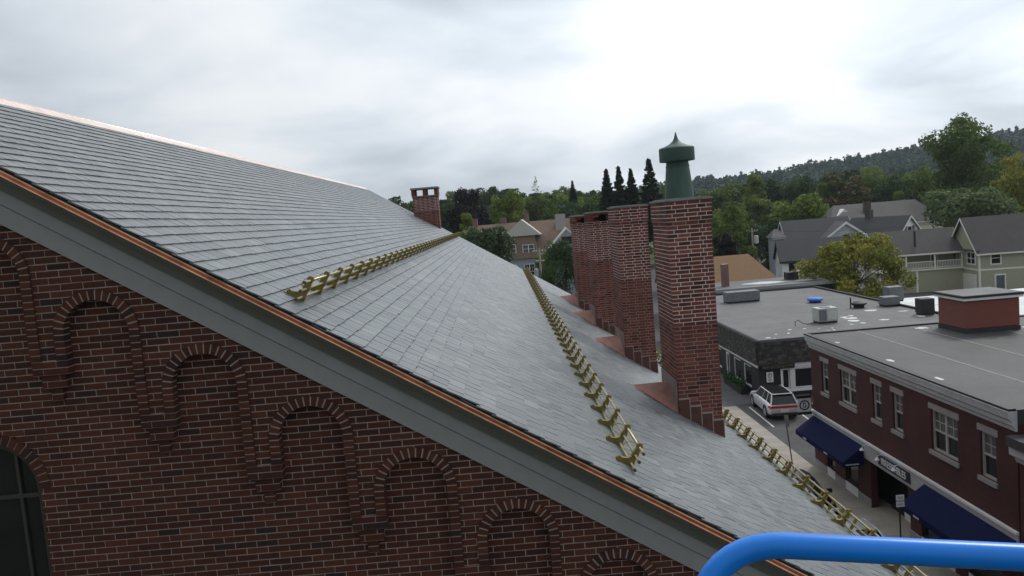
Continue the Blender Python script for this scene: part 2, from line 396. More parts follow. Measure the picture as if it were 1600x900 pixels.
for i, (cx, cz) in enumerate(ARC):
    u, v, d = project((cx, YRG, cz-.4))
    near = -200 < u < 1650 and v < 1100
    zs = cz-AR; zl = cz+.602-1.26; zr = cz-1.26
    mb = MB(); ring(mb, cx, zs, AI+.004, AR-.004, YRG+.005, YB+.02, 0, math.pi, 20)
    mb.box(cx+AI+.004, cx+AR-.004, YRG+.005, YB+.02, zr, zs); mb.box(cx-AR+.004, cx-AI-.004, YRG+.005, YB+.02, zl, zs)
    arch = mb.build('blind_arch', m_mortar, hall, world=True)
    if not near: continue
    pc = chain(arch)
    voussoirs(arch, cx, zs, AI, AR, YRG, YB, 17, pc)
    for sx, zb in ((1, zr), (-1, zl)):
        n = max(1, round((zs-zb)/BH)); hgt = (zs-zb)/n
        for q in range(n):
            piece('arch_brick', arch, (cx+sx*(AI+AR)/2, (YRG+YB)/2, zb+(q+.5)*hgt), (AR-AI, YB-YRG, hgt-J), tone(rr), m_brick, pc)
    # corbelled pendant between this arch and the next one down the slope
    px_ = cx+.485; cb = MB(); zt = zr
    steps = [(.355, YS-.01), (.355, YS-.01), (.245, YS+.025), (.245, YS+.025), (.115, YS+.055), (.115, YS+.055)]
    for q, (wd, yf) in enumerate(steps): cb.box(px_-wd/2+.006, px_+wd/2-.006, yf+.006, YB+.01, zt-(q+1)*BH, zt-q*BH)
    co = cb.build('corbel', m_mortar, hall, world=True); pc = chain(co)
    for q, (wd, yf) in enumerate(steps):
        cuts = [-wd/2, (-.07 if q % 2 else .06), wd/2] if wd > .2 else [-wd/2, wd/2]
        for a, b in zip(cuts, cuts[1:]):
            piece('arch_brick', co, (px_+(a+b)/2, (yf+YB)/2, zt-(q+.5)*BH), (b-a-J, YB-yf, BH-J), tone(rr)*.9, m_brick, pc)
# arched window
mb = MB(); ring(mb, WX, WZ, WR+.004, WR+.106, YB+.008, 7.6, 0, math.pi, 24)
wp = mb.build('arched_window', m_mortar, hall, world=True); pc = chain(wp)
voussoirs(wp, WX, WZ, WR, WR+.11, YB-.004, 7.58, 23, pc)
fr = MB(); ring(fr, WX, WZ, WR-.05, WR-.002, YB+.05, 7.61, 0, math.pi, 20)
for x in (WX-WR+.002, WX+WR-.05): fr.box(x, x+.048, YB+.05, 7.61, 8.7, WZ)
for x in (WX-.27, WX+.255): fr.box(x, x+.03, YB+.055, 7.605, 8.7, WZ+.38)
fr.box(WX-WR+.05, WX+WR-.05, YB+.052, 7.6, WZ-.09, WZ-.05); fr.box(WX-WR+.05, WX+WR-.05, YB+.052, 7.6, WZ-1.4, WZ-1.35)
fr.build('frame', m_darkframe, wp, world=True)
pn = MB(); pts = [(WX+(WR-.03)*math.cos(math.pi*i/20), WZ+(WR-.03)*math.sin(math.pi*i/20)) for i in range(21)]+[(WX-WR+.03, 8.7), (WX+WR-.03, 8.7)]
pn.prism([(x, 7.585, z) for x, z in pts], [(x, 7.612, z) for x, z in pts]); pn.build('pane', m_glass, wp, world=True)

# rake trim: profile in (y, depth below the roof plane measured square to it)
def rake(prof, mat, name, parent=hall, ext=0.0, mirror=True, tone=.5):
    mb = MB()
    def P(x, y, n): return (x-n*sa, y, rz_(x)-n*ca)
    a = [P(XR+n*sa*1.0, y, n) if False else (XR, y, rz_(XR)-n/ca) for y, n in prof]; b = [P(XE, y, n) for y, n in prof]
    mb.prism(a, b)
    if mirror: mb.prism([(XR-.0005, p[1], p[2]) for p in a], [(2*XR-p[0], p[1], p[2]) for p in b])
    o = mb.build(name, mat, parent, world=True); return autosmooth(o, 30)
rake([(7.37, .23), (7.355, .23), (7.355, .345), (7.375, .36), (7.375, .525), (7.49, .525), (7.49, .23)], m_greypaint, 'rake_board')
cy = [(7.212, .073), (7.206, .085), (7.215, .10), (7.235, .115), (7.262, .135), (7.288, .16), (7.305, .185), (7.318, .205), (7.34, .212), (7.34, .228), (7.49, .228), (7.49, .073)]
rake(cy, m_greypaint2, 'crown_moulding')
rake([(7.19, .018), (7.182, .026), (7.186, .055), (7.176, .066), (7.182, .071), (7.48, .071), (7.48, .018)], m_copper, 'copper_drip_edge')
rake([(7.20, .002), (7.20, .017), (7.6, .017), (7.6, .002)], m_blackedge, 'roof_underlay')
# roof deck
def onroof(x, y, n): return (x+n*sa, y, rz_(x)+n*ca)
mb = MB()
mb.prism([onroof(XR, 7.58, -.001), onroof(XE, 7.58, -.001), onroof(XE, 7.58, -.10), (XR, 7.58, rz_(XR)-.14)], [onroof(XR, Y1-.04, -.001), onroof(XE, Y1-.04, -.001), onroof(XE, Y1-.04, -.10), (XR, Y1-.04, rz_(XR)-.14)])
roof = mb.build('roof', m_blackedge, hall, world=True)
mb = MB(); xw = 2*XR-XE
mb.prism([(XR-.01, 7.2, rz_(XR)), (xw, 7.2, rz_(XE)), (xw, 7.2, rz_(XE)-.1), (XR-.01, 7.2, rz_(XR)-.14)], [(XR-.01, Y1, rz_(XR)), (xw, Y1, rz_(XE)), (xw, Y1, rz_(XE)-.1), (XR-.01, Y1, rz_(XR)-.14)])
mb.build('rear_roof_slope', m_slate, hall, world=True)
RP = chain(roof)
# slates, one by one
EXP = .176; SLEN = (XE-XR)/ca; NC = int(SLEN/EXP); rs = random.Random(11)
TS = .013
def slate_local(L, wd, t, j=None):
    z0, z1 = .001, .0155
    q = (lambda s: rs.uniform(-s, s)) if j else (lambda s: 0)
    h = wd/2
    return [(-L, -h, z0), (0+q(.004), -h, z1), (0+q(.004), h, z1), (-L, h, z0), (-L, -h, z0+TS), (0, -h, z1+TS+q(.0015)), (0, h, z1+TS+q(.0015)), (-L, h, z0+TS)]
SW = (.178, .203, .229, .254, .305)
sl_list = []
GU = [(-2.11, 0), (1.16, 0), (4.62, 0)]
for kx in range(1, NC+1):
    d = kx*EXP; y = Y0-rs.uniform(0, .2); 
    if kx % 2: y -= .1
    band = .5+.5*math.sin(kx*.09+1.2)
    while y < Y1:
        wd = rs.choice(SW); y0 = max(y, Y0+rs.uniform(-.008, .008)); y1 = min(y+wd, Y1)
        if y1-y0 > .05:
            t = min(max(rs.gauss(.5, .2)+.10*(band-.5), 0), 1)
            if rs.random() < .05: t = rs.choice((0., .05, .97, 1.))
            sl_list.append((d+rs.uniform(-.006, .006), (y0+y1)/2, y1-y0-(rs.uniform(.007, .013) if rs.random() < .8 else rs.uniform(.015, .024)), t))
        y += wd
SROT = math.atan(RS)
def slate_pos(d): return XR+d*ca, rz_(XR)-d*sa
order = []
for i, (d, yc, wd, t) in enumerate(sl_list):
    x, z_ = slate_pos(d-.09); u, v, dd = project((x, yc, z_))
    if 0 < u < 1600 and 0 < v < 900: order.append((dd, i))
order.sort(); sset = set(i for _, i in order[:300])
rest = MB(); _sm = {}
Rm = Matrix.Rotation(SROT, 4, 'Y')
for i, (d, yc, wd, t) in enumerate(sl_list):
    x, z_ = slate_pos(d)
    if i in sset:
        wk = round(wd/.006)*.006; kk = (wk, round(t, 1))
        if kk not in _sm:
            m_ = MB(); m_.add(slate_local(.205, wk, 0, True), BOXF, round(t, 1)); _sm[kk] = m_.mesh('slate', m_slate)
        o = bpy.data.objects.new('slate', _sm[kk]); o.location = (x-RP[0], yc-RP[1], z_-RP[2]); o.rotation_euler = (0, SROT, 0); link(o, roof)
    else:
        Mx = Matrix.Translation((x, yc, z_)) @ Rm @ Matrix.Rotation(rs.uniform(-.006, .006), 4, 'Z')
        rest.add([tuple(Mx @ Vector(p)) for p in slate_local(.205, wd, 0, True)], BOXF, t)
rest.build('slate_courses', m_slate, roof, world=True, kind='stuff')
# copper ridge, laid in lengths
rc = MB(); rc.tube([(XR, Y0, rz_(XR)+.03), (XR, Y1, rz_(XR)+.03)], .014, 8)
rco = rc.build('ridge_cap', m_copper_pale, hall, world=True, smooth=True)
y = Y0-.01
while y < Y1:
    y1 = min(y+2.44, Y1+.01); mb = MB(); lift = rs.uniform(0, .003)
    for s in (1, -1):
        a = [(XR, y, rz_(XR)+.035+lift), (XR+s*.26*ca, y, rz_(XR)+.030-.26*sa+lift), (XR+s*.26*ca, y, rz_(XR)+.023-.26*sa+lift), (XR, y, rz_(XR)+.02+lift)]
        mb.prism(a, [(p[0], y1+.03, p[2]+.004) for p in a])
    mb.build('cap_sheet', m_copper_pale, rco, world=True); y += 2.44

# snow guards: cast brackets carrying three pipes each
def guard_pt(x, u, n, y): return (x+u*ca+n*sa, y, rz_(x)-u*sa+n*ca)
PROF = [(-.135, .022), (-.12, .020), (.045, .020), (.066, .04), (.05, .10), (.058, .16), (.045, .22), (.054, .265), (.036, .292), (.004, .292), (-.012, .268), (.0, .22), (-.014, .165), (-.004, .125), (-.03, .095), (-.06, .078), (-.09, .070), (-.125, .078), (-.142, .05)]
_bm = MB(); _bm.prism([guard_pt(0, u, n, -.026) for u, n in PROF], [guard_pt(0, u, n, .026) for u, n in PROF])
for n_ in (.055, .15, .245):
    _bm.tube([guard_pt(0, .025, n_, -.032), guard_pt(0, .025, n_, .032)], .024, 10)
_bm.v = [(p[0], p[1], p[2]-RC) for p in _bm.v]
br_mesh = _bm.mesh('bracket', m_brass)
_pm = MB(); _pm.prism([guard_pt(0, u, n, -.03) for u, n in ((.045, .03), (.06, .03), (.06, .265), (.045, .265))], [guard_pt(0, u, n, .03) for u, n in ((.045, .03), (.06, .03), (.06, .265), (.045, .265))])
_pm.v = [(p[0], p[1], p[2]-RC) for p in _pm.v]; plate_mesh = _pm.mesh('ice_plate', m_brass)
for gi, gx in enumerate((-2.11, 1.13, 4.62)):
    g = MB()
    strap = MB()
    ya = 7.62 if gi < 2 else 7.5
    y = 7.86; ysb = []
    while y < Y1-.25: ysb.append(y); y += .745
    for yb in ysb: strap.prism([guard_pt(gx, u, n, yb-.012) for u, n in ((-.17, .022), (-.1, .024), (-.1, .03), (-.17, .028))], [guard_pt(gx, u, n, yb+.012) for u, n in ((-.17, .022), (-.1, .024), (-.1, .03), (-.17, .028))])
    so_ = strap.build('snow_guard', m_brass, hall, world=True, label=('brass snow guard highest on the slope', 'brass snow guard halfway down the slope', 'brass snow guard with ice plates along the eave')[gi]); pc = chain(so_)
    for n_ in (.055, .15, .245):
        sag = MB(); sag.tube([guard_pt(gx, .025, n_+.002*math.sin(i*2.1+n_*40), ya+(Y1-.2-ya)*i/24) for i in range(25)], .0145, 8); sag.build('pipe', m_brass_pipe, so_, world=True, smooth=True)
        cp = MB(); cp.tube([guard_pt(gx, .025, n_, ya-.012), guard_pt(gx, .025, n_, ya+.02)], .017, 10); cp.build('pipe_cap', M('brass_dark', (.10, .085, .04), .5, .2, metal=.5), so_, world=True)
    for yb in ysb:
        o = bpy.data.objects.new('bracket', br_mesh); o.location = (gx-pc[0], yb-pc[1], rz_(gx)-pc[2]); link(o, so_)
    if gi == 2:
        for yb in ysb:
            for dy in (.2, .54):
                o = bpy.data.objects.new('ice_plate', plate_mesh); o.location = (gx-pc[0], yb+dy-pc[1], rz_(gx)-pc[2]); link(o, so_)
    else:
        wr = MB()
        for yb in ysb:
            pts = [guard_pt(gx, .03-.11*math.sin(math.pi*q/8), .245-.16*q/8+.02*math.sin(q), yb+.04+.16*math.sin(math.pi*q/8)) for q in range(9)]
            wr.tube(pts, .0035, 5)
        wr.build('tie_wires', m_brass, so_, world=True, kind='stuff')

# chimneys
def chimney(x0, x1, y0, y1, zb, zt, L, H, solo_n, flues=False, corb=5, old=.5, label=None):
    D = .10; g = .0135; pcv = MB(); zm = zt-(zt-zb)*old
    hole = .30 if flues else 0
    a = MB(); a.box(x0+.005, x1-.005, y0+.005, y1-.005, zb-.6, zm)
    ch = a.build('chimney', m_mortar_old, hall, world=True, label=label); pc = chain(ch)
    a = MB(); a.box(x0+.005, x1-.005, y0+.005, y1-.005, zm, zt-hole)
    if corb: a.box(x0-.0165, x1+.0165, y0-.0165, y1+.0165, zt-corb*H, zt-max(hole, .01))
    a.build('mortar_core', m_mortar_new, ch, world=True)
    c = []; rows = int((zt-zb+.6)/H); r2 = random.Random(int(y0*10))
    for r in range(rows):
        z = zt-(r+1)*H; pr = .022 if r < corb else (.011 if r == corb else 0)
        for face in range(4):
            lo, hi = ((x0-pr, x1+pr) if face in (0, 2) else (y0-pr, y1+pr))
            if (face in (1, 3)) == (r % 2 == 0): lo += D+g; hi -= D+g; p = lo
            else: p = lo-.25*L
            while p < hi-.02:
                a_, b_ = max(p, lo), min(p+L, hi)
                if hi-b_ < .05: b_ = hi
                p = b_ if b_ == hi else p+L
                if b_-a_ < .035: continue
                if flues and 1 <= r <= 3 and face in (0, 2) and any(f0 < (a_+b_)/2-lo < f1 for f0, f1 in ((.14, .36), (.46, .68))): continue
                if flues and 1 <= r <= 3 and face in (1, 3) and any(f0 < (a_+b_)/2-lo < f1 for f0, f1 in ((.15, .4), (.7, .95))): continue
                u0, u1 = a_+(g/2 if a_ > lo else 0), b_-(g/2 if b_ < hi else 0); jt = r2.uniform(-.002, .002)
                if face == 0: bx = (u0, u1, y0-pr+jt, y0-pr+D)
                elif face == 2: bx = (u0, u1, y1+pr-D, y1+pr+jt)
                elif face == 1: bx = (x1+pr-D, x1+pr+jt, u0, u1)
                else: bx = (x0-pr+jt, x0-pr+D, u0, u1)
                c.append((face, bx, z+g/2, z+H-g/2, min(max(r2.gauss(.5, .26)+(.0 if r > corb else -.12), 0), 1)))
    idx = sorted(range(len(c)), key=lambda i: (c[i][0] not in (0, 3), 0 if c[i][0] == 0 else 1, (c[i][1][0]+c[i][1][1]+c[i][1][2]+c[i][1][3])*.0+abs(c[i][2]-CAMZ)))
    ss_ = set(idx[:solo_n]); rest = MB()
    for i, (f_, b, z0, z1, t) in enumerate(c):
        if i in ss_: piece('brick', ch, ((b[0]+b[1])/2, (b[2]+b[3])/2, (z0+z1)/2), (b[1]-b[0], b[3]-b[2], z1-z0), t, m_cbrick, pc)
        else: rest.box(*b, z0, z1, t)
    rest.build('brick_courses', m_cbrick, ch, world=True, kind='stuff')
    cp = MB(); o_ = .04
    cp.hexa([(x0-o_, y0-o_, zt+.002), (x1+o_, y0-o_, zt+.002), (x1+o_, y1+o_, zt+.002), (x0-o_, y1+o_, zt+.002)], [(x0-o_, y0-o_, zt+.035), (x1+o_, y0-o_, zt+.035), (x1+o_, y1+o_, zt+.035), (x0-o_, y1+o_, zt+.035)])
    cp.box(x0+.03, x1-.03, y0+.03, y1-.03, zt+.035, zt+.055)
    cp.build('cap', m_capstone, ch, world=True)
    if flues:
        fl = MB(); fl.box(x0+.2, x1-.2, y0+.2, y1-.2, zt-hole, zt); fl.build('flue_liner', m_void, ch, world=True)  # black box added, darkness inside the flue holes put into its colour
    return ch
CH = []
for i, yc in enumerate((14.0, 20.0, 26.0, 31.6)):
    ch = chimney(3.08, 3.88, yc, yc+1.37, rz_(3.08)-.6, (14.08, 14.06, 13.97, 13.88)[i], .2286, .0745, (300, 300, 300, 0)[i], flues=i in (2, 3), old=(.5, .42, .36, .33)[i],
                 label=('brick chimney stack carrying the green metal cowl', 'brick chimney stack behind the one with the cowl', 'brick chimney stack with open flue holes, third along the eave', 'brick chimney stack with open flue holes, last along the eave')[i])
    CH.append(ch)
    # copper cricket on the uphill side
    yr = yc+.74; tx = 2.34; zr_ = rz_(tx)+.03; lo = 3.07
    mb = MB()
    F = (lo, yc-.02, rz_(lo)+.03); Bk = (lo, yc+1.42, rz_(lo)+.03); T = (tx, yr, zr_); K = (lo, yr, zr_+.012)
    mb.add([T, F, K, Bk, (tx, yr, zr_-.05), (lo, yc-.02, rz_(lo)-.02), (lo, yc+1.42, rz_(lo)-.02)], [(0, 1, 2), (0, 2, 3), (0, 4, 5, 1), (0, 3, 6, 4), (4, 6, 5)])
    # apron lying on the slates round the tip
    mb.build('copper_cricket', m_copper_dull, ch, world=True)
    ap = MB(); ap.add([onroof(tx-.12, yr-.05, .027), onroof(lo+.03, yc-.16, .027), onroof(lo+.03, yc-.02, .034), onroof(tx, yr, .032), onroof(lo+.03, yc+1.42, .034), onroof(lo+.03, yc+1.55, .027)], [(0, 1, 2, 3), (0, 3, 4, 5)])
    ap.build('flashing_apron', m_copper_dull, ch, world=True)
    # stepped flashing let into the front and far faces, and up the left face
    for s in range(4):
        xa = 3.075+s*.205; xb = xa+.2; top = rz_(xa)+.30-.02*s; bot = rz_(xb)+.015; bot0 = rz_(xa)+.015
        for yf, d in ((yc, -1), (yc+1.37, 1)):
            st = MB(); y_a, y_b = yf+d*.012, yf+d*(.018+.003*(s % 2))
            st.prism([(xa, y_a, bot0), (xb, y_a, bot), (xb, y_a, top), (xa, y_a, top)], [(xa, y_b, bot0), (xb, y_b, bot), (xb, y_b, top), (xa, y_b, top)])
            st.build('step_flashing', m_copper_step, ch, world=True)
            ln = MB(); ln.box(xa, xb+.012, min(yf, yf+d*.024), max(yf, yf+d*.024), top, top+.018); ln.box(xb-.004, xb+.012, min(yf, yf+d*.026), max(yf, yf+d*.026), rz_(xb)+.03, top-.0005)
            ln.build('flashing_joint', m_mortar, ch, world=True)
    sg = MB(); sg.box(3.055, 3.07, yc+.02, yc+1.35, rz_(3.07), zr_+.16); sg.build('side_flashing', M('lead', (.19, .15, .14), .6, .3, 5), ch, world=True)
# green ventilator cowl on the nearest stack
cw = MB(); cc = (3.47, 14.62, 14.115)
cw.lathe([(.275, 0), (.27, .06), (.245, .35), (.215, .62), (.205, .72)], cc, 28)
cwo = cw.build('cowl', m_verdigris, CH[0], world=True); autosmooth(cwo, 40)
hd = MB(); hd.lathe([(.21, .70), (.325, .715), (.33, .73), (.33, .955), (.315, .972), (.22, 1.0), (.12, 1.045), (.06, 1.10), (.032, 1.16), (.006, 1.26)], cc, 28); autosmooth(hd.build('cowl_hood', m_verdigris, CH[0], world=True), 40)
bd = MB(); bd.lathe([(.214, .60), (.222, .605), (.222, .63), (.214, .635)], cc, 28); bd.build('cowl_band', m_verdigris, CH[0], world=True)
# far chimney on the other end, its cap slab on piers
fc = chimney(-4.02, -2.82, 37.4, 38.3, rz_(-4.02)-1.4, 15.42, .2286, .0745, 0, corb=0, old=.3, label='single brick chimney near the far gable with a slab on piers')
mb = MB()
for xa in (-4.06, -3.51, -2.96): mb.box(xa, xa+.18, 37.36, 38.34, 15.475, 15.78)
mb.build('cap_piers', m_cbrick, fc, world=True); mb = MB(); mb.box(-4.1, -2.74, 37.3, 38.4, 15.78, 15.86); mb.build('cap_slab', m_capstone, fc, world=True)

# ------------------------------------------------------------------ blue guard rail of the lift basket
tb = []
lf = lambda u, v, y: Vector(at(u, v, y))
A = lf(1100, 905, 1.19); Bq = lf(1178, 850, 1.19); Cq = lf(1600, 871, 1.10)
dirx = (Cq-Bq).normalized(); 
down_ = (lf(1062, 1010, 1.17)-A).normalized()
p0 = Bq+dirx*.035; rad = .085
corner = Bq-dirx*.05
for i in range(9):                            # quadratic bend between post and bar
    t = i/8; a_ = corner+down_*.095; b_ = corner+dirx*.10
    tb.append(a_*(1-t)**2+corner*2*t*(1-t)+b_*t*t)
post = [corner+down_*d for d in (1.05, .6, .3, .15)]
bar = [corner+dirx*d for d in (.2, .4, .7, 1.0, 1.3)]
r_t = .0205
rail = thing('lift_basket_rail', 'bright blue enamelled tube rail of a lift basket in front of the roof', 'railing', tuple(corner+down_*1.05))
MB().tube(post+tb+bar, r_t, 20).build('top_rail', m_blue, rail, world=True, smooth=True)
MB().tube([corner+down_*.55+dirx*.0, corner+down_*.55+dirx*1.3], .016, 14).build('mid_rail', m_blue, rail, world=True, smooth=True)
MB().tube([corner+dirx*1.3, corner+dirx*1.3+down_*1.05], r_t, 16).build('post', m_blue, rail, world=True, smooth=True)
# ------------------------------------------------------------------ buildings across the street
def fb(mb, face, c, u0, u1, d0, d1, z0, z1, tone=.5):
    """box on a wall face: u along the wall, d outward from plane c"""
    if face == '-x': return mb.box(c-d1, c-d0, u0, u1, z0, z1, tone)
    if face == '+x': return mb.box(c+d0, c+d1, u0, u1, z0, z1, tone)
    if face == '-y': return mb.box(u0, u1, c-d1, c-d0, z0, z1, tone)
    return mb.box(u0, u1, c+d0, c+d1, z0, z1, tone)
def wall_holes(mb, face, c, u0, u1, z0, z1, holes, th=.3):
    us = sorted(set([u0, u1]+[min(max(q, u0), u1) for h in holes for q in h[:2]]))
    for a, b in zip(us, us[1:]):
        if b-a < 1e-5: continue
        cuts = sorted((h[2], h[3]) for h in holes if h[0] <= a+1e-6 and h[1] >= b-1e-6); z = z0
        for h0, h1 in cuts:
            if h0 > z: fb(mb, face, c, a, b, -th, 0, z, h0)
            z = max(z, h1)
        if z < z1: fb(mb, face, c, a, b, -th, 0, z, z1)
def window(parent, face, c, u0, u1, z0, z1, cols=1, top=(2, 2), frame=m_white, glass=m_glass, rec=.1, fw=.07, lintel=None, sill=None, world=False, casing=0, lo_glass=None, name='window'):
    f = MB(); dr = -rec
    fb(f, face, c, u0, u0+fw, dr-.05, dr+.04, z0, z1); fb(f, face, c, u1-fw, u1, dr-.05, dr+.04, z0, z1)
    fb(f, face, c, u0+fw, u1-fw, dr-.05, dr+.038, z1-fw, z1); fb(f, face, c, u0+fw, u1-fw, dr-.05, dr+.038, z0, z0+fw)
    w = (u1-u0)/cols; zm = (z0+z1)/2
    for k in range(1, cols): fb(f, face, c, u0+w*k-fw*.7, u0+w*k+fw*.7, dr-.05, dr+.036, z0+fw, z1-fw)
    if top:
        fb(f, face, c, u0+fw, u1-fw, dr-.05, dr+.03, zm-.03, zm+.03)
        for k in range(cols):
            for q in range(1, top[0]): fb(f, face, c, u0+w*k+w*q/top[0]-.012, u0+w*k+w*q/top[0]+.012, dr-.05, dr+.015, zm+.03, z1-fw)
            for q in range(1, top[1]): fb(f, face, c, u0+w*k+fw*.7, u0+w*(k+1)-fw*.7, dr-.05, dr+.013, zm+(z1-fw-zm)*q/top[1]-.012, zm+(z1-fw-zm)*q/top[1]+.012)
    if casing:
        for a, b, p, q in ((u0-casing, u0-.001, z0-casing, z1+casing), (u1+.001, u1+casing, z0-casing, z1+casing), (u0, u1, z1+.001, z1+casing), (u0, u1, z0-casing, z0-.001)): fb(f, face, c, a, b, -.02, .035, p, q)
    wn = f.build(name, frame, parent, world=world)
    g = MB(); fb(g, face, c, u0+.01, u1-.01, dr-.03, dr-.012, zm if lo_glass else z0+.01, z1-.01); g.build('pane', glass, wn, world=world)
    if lo_glass: g = MB(); fb(g, face, c, u0+.01, u1-.01, dr-.045, dr-.02, z0+.01, zm); g.build('pane', lo_glass, wn, world=world)
    if lintel: g = MB(); fb(g, face, c, u0-.12, u1+.12, -.02, .025, z1+.002, z1+lintel); g.build('lintel', m_stone, wn, world=world)
    if sill: g = MB(); fb(g, face, c, u0-.08, u1+.08, -.09, .07, z0-sill, z0-.002); g.build('sill', m_stone, wn, world=world)
    return wn
def rbox(name, parent, mat, *b, world=True, bev=.0, **kw):
    o = MB().box(*b).build(name, mat, parent, world=world, **kw)
    if bev:
        bm = bmesh.new(); bm.from_mesh(o.data); bmesh.ops.bevel(bm, geom=list(bm.edges), offset=bev, segments=2, affect='EDGES'); bm.to_mesh(o.data); bm.free()
    return o
def textmesh(s, size, mat, name, parent, mat4, ext=.012, sx=1.):
    cu = bpy.data.curves.new(name, 'FONT'); cu.body = s; cu.size = size; cu.extrude = ext; cu.align_x = 'CENTER'; cu.align_y = 'CENTER'
    tmp = bpy.data.objects.new('tmp_text', cu); COL.objects.link(tmp); bpy.context.view_layer.update()
    me = bpy.data.meshes.new_from_object(tmp.evaluated_get(bpy.context.evaluated_depsgraph_get())); bpy.data.objects.remove(tmp)
    me.transform(mat4 @ Matrix.Diagonal((sx, 1, 1, 1))); me.materials.clear(); me.materials.append(mat); me.name = name
    return link(bpy.data.objects.new(name, me), parent)
def frame4(o, ex, ey):
    ex, ey = Vector(ex).normalized(), Vector(ey).normalized(); ez = ex.cross(ey)
    return Matrix(((ex.x, ey.x, ez.x, o[0]), (ex.y, ey.y, ez.y, o[1]), (ex.z, ey.z, ez.z, o[2]), (0, 0, 0, 1)))

FX = 15.3
shop = thing('shop_building', 'two storey dark red brick shop building with navy awnings', 'building', (22, 30.6, 0)); SC = chain(shop)
up = [(36.35, 37.12, 1), (33.45, 35.05, 2), (31.2, 31.95, 1), (29.5, 30.27, 1), (25.85, 27.5, 2), (23.78, 24.6, 1)]
holes = [(a, b, 4.28, 5.82) for a, b, _ in up]
st = [(36.0, 36.9, .55, 2.25), (33.6, 34.9, .55, 2.25), (29.2, 32.4, 0, 2.25), (26.2, 28.4, .55, 2.25), (23.6, 25.4, .55, 2.25)]
mb = MB(); wall_holes(mb, '-x', FX, 22.75, 38.4, 0, 6.5, holes+st)
mb.box(FX+.001, 33, 38.1, 38.399, 0, 6.5); mb.box(32.7, 33, 22.76, 38.09, 0, 6.5); mb.box(FX+.31, 32.69, 22.76, 23.0, 0, 6.5)
mb.build('wall', m_redwall, shop, world=True)
rbox('interior', shop, m_void, FX+.9, FX+1.0, 23, 38, 0, 6.4)
for a, b, n in up: window(shop, '-x', FX, a, b, 4.28, 5.82, cols=n, top=(2, 2), lintel=.22, sill=.16, world=True, frame=M('window_paint', (.42, .41, .385), .6, .1), glass=m_glass_soft, lo_glass=m_glass, rec=.12, fw=.075)
for a, b, z0, z1 in st:
    if z0 > 0:
        window(shop, '-x', FX, a, b, z0, z1, cols=1, top=None, frame=m_darkframe, glass=m_glass, rec=.12, world=True, name='shop_window')
        bk = MB(); fb(bk, '-x', FX, a+.01, b-.01, -.05, .03, .14, .54); bk.build('bulkhead', m_white, shop, world=True)
d = MB(); fb(d, '-x', FX, 29.3, 32.3, -.85, -.8, .13, 2.25); d.build('recessed_entrance', m_glass, shop, world=True)
d = MB(); fb(d, '-x', FX, 29.3, 31.0, -.78, -.7, .13, .55); d.build('bulkhead', m_white, shop, world=True)
pl = MB()
for a, b in ((36.92, 38.39), (34.92, 35.98), (32.42, 33.58), (28.42, 29.18)): fb(pl, '-x', FX, a, b, 0, .05, .14, .5)
pl.build('pier_plinth', m_stone, shop, world=True)
fa = MB(); fb(fa, '-x', FX, 22.75, 38.42, .002, .055, 2.27, 2.98); fa.build('fascia', M('fascia_paint', (.40, .405, .42), .6, .12, 3), shop, world=True)
fa = MB(); fb(fa, '-x', FX, 22.75, 38.44, .002, .10, 2.982, 3.07); fa.build('fascia_cap', m_white, shop, world=True)
bd = MB(); fb(bd, '-x', FX, 28.98, 31.5, .06, .09, 2.42, 2.86); sb = bd.build('sign_board', M('sign_navy', (.012, .016, .035), .5, .05), shop, world=True, label='dark shop sign with white capital letters')
textmesh('IRRESISTIBLES', .42, m_white, 'sign_letters', sb, frame4((FX-.095-SC[0], 30.24-SC[1], 2.63-SC[2]), (0, -1, 0), (0, 0, 1)), sx=.78)
# gooseneck lamps over the sign
for yl in (30.95, 29.6, 32.3):
    g = MB(); g.tube([(FX-.05, yl, 2.9), (FX-.2, yl, 3.02), (FX-.35, yl, 2.98), (FX-.38, yl, 2.88)], .014, 6); g.lathe([(.03, .06), (.10, -.04), (.10, -.05)], (FX-.39, yl, 2.85), 10)
    g.build('sign_lamp', m_white, shop, world=True)
for ya, yb, lab in ((32.85, 38.25, 'navy awning at the end by the parking lot'), (22.8, 28.0, 'navy awning right of the shop sign')):
    aw = MB(); x1, zt, x0, zb, t = FX-.06, 2.78, 14.3, 2.12, .02
    aw.prism([(x1, ya, zt), (x0, ya, zb), (x0, ya, zb-t), (x1, ya, zt-t)], [(x1, yb, zt), (x0, yb, zb), (x0, yb, zb-t), (x1, yb, zt-t)])
    aw.box(x0-.012, x0-.001, ya, yb, zb-.22, zb-.005)
    for yy in (ya, yb-.012): aw.prism([(x1, yy, zt-t), (x0, yy, zb-t), (x0, yy, zb-.22), (x1, yy, zb-.22)], [(x1, yy+.012, zt-t), (x0, yy+.012, zb-t), (x0, yy+.012, zb-.22), (x1, yy+.012, zb-.22)])
    ao = aw.build('awning', m_navy, shop, world=True, label=lab)
    lt = MB()
    for q in range(2):
        for s in range(7): lt.box(x0-.018, x0-.0125, ya+(yb-ya)*(.3+.45*q)+s*.055, ya+(yb-ya)*(.3+.45*q)+s*.055+.038, zb-.16, zb-.09)
    for s in range(10): lt.box(x0+.12+s*.06, x0+.16+s*.06, ya-.006, ya-.0005, zb-.15, zb-.10)
    lt.build('awning_lettering', m_white, ao, world=True)
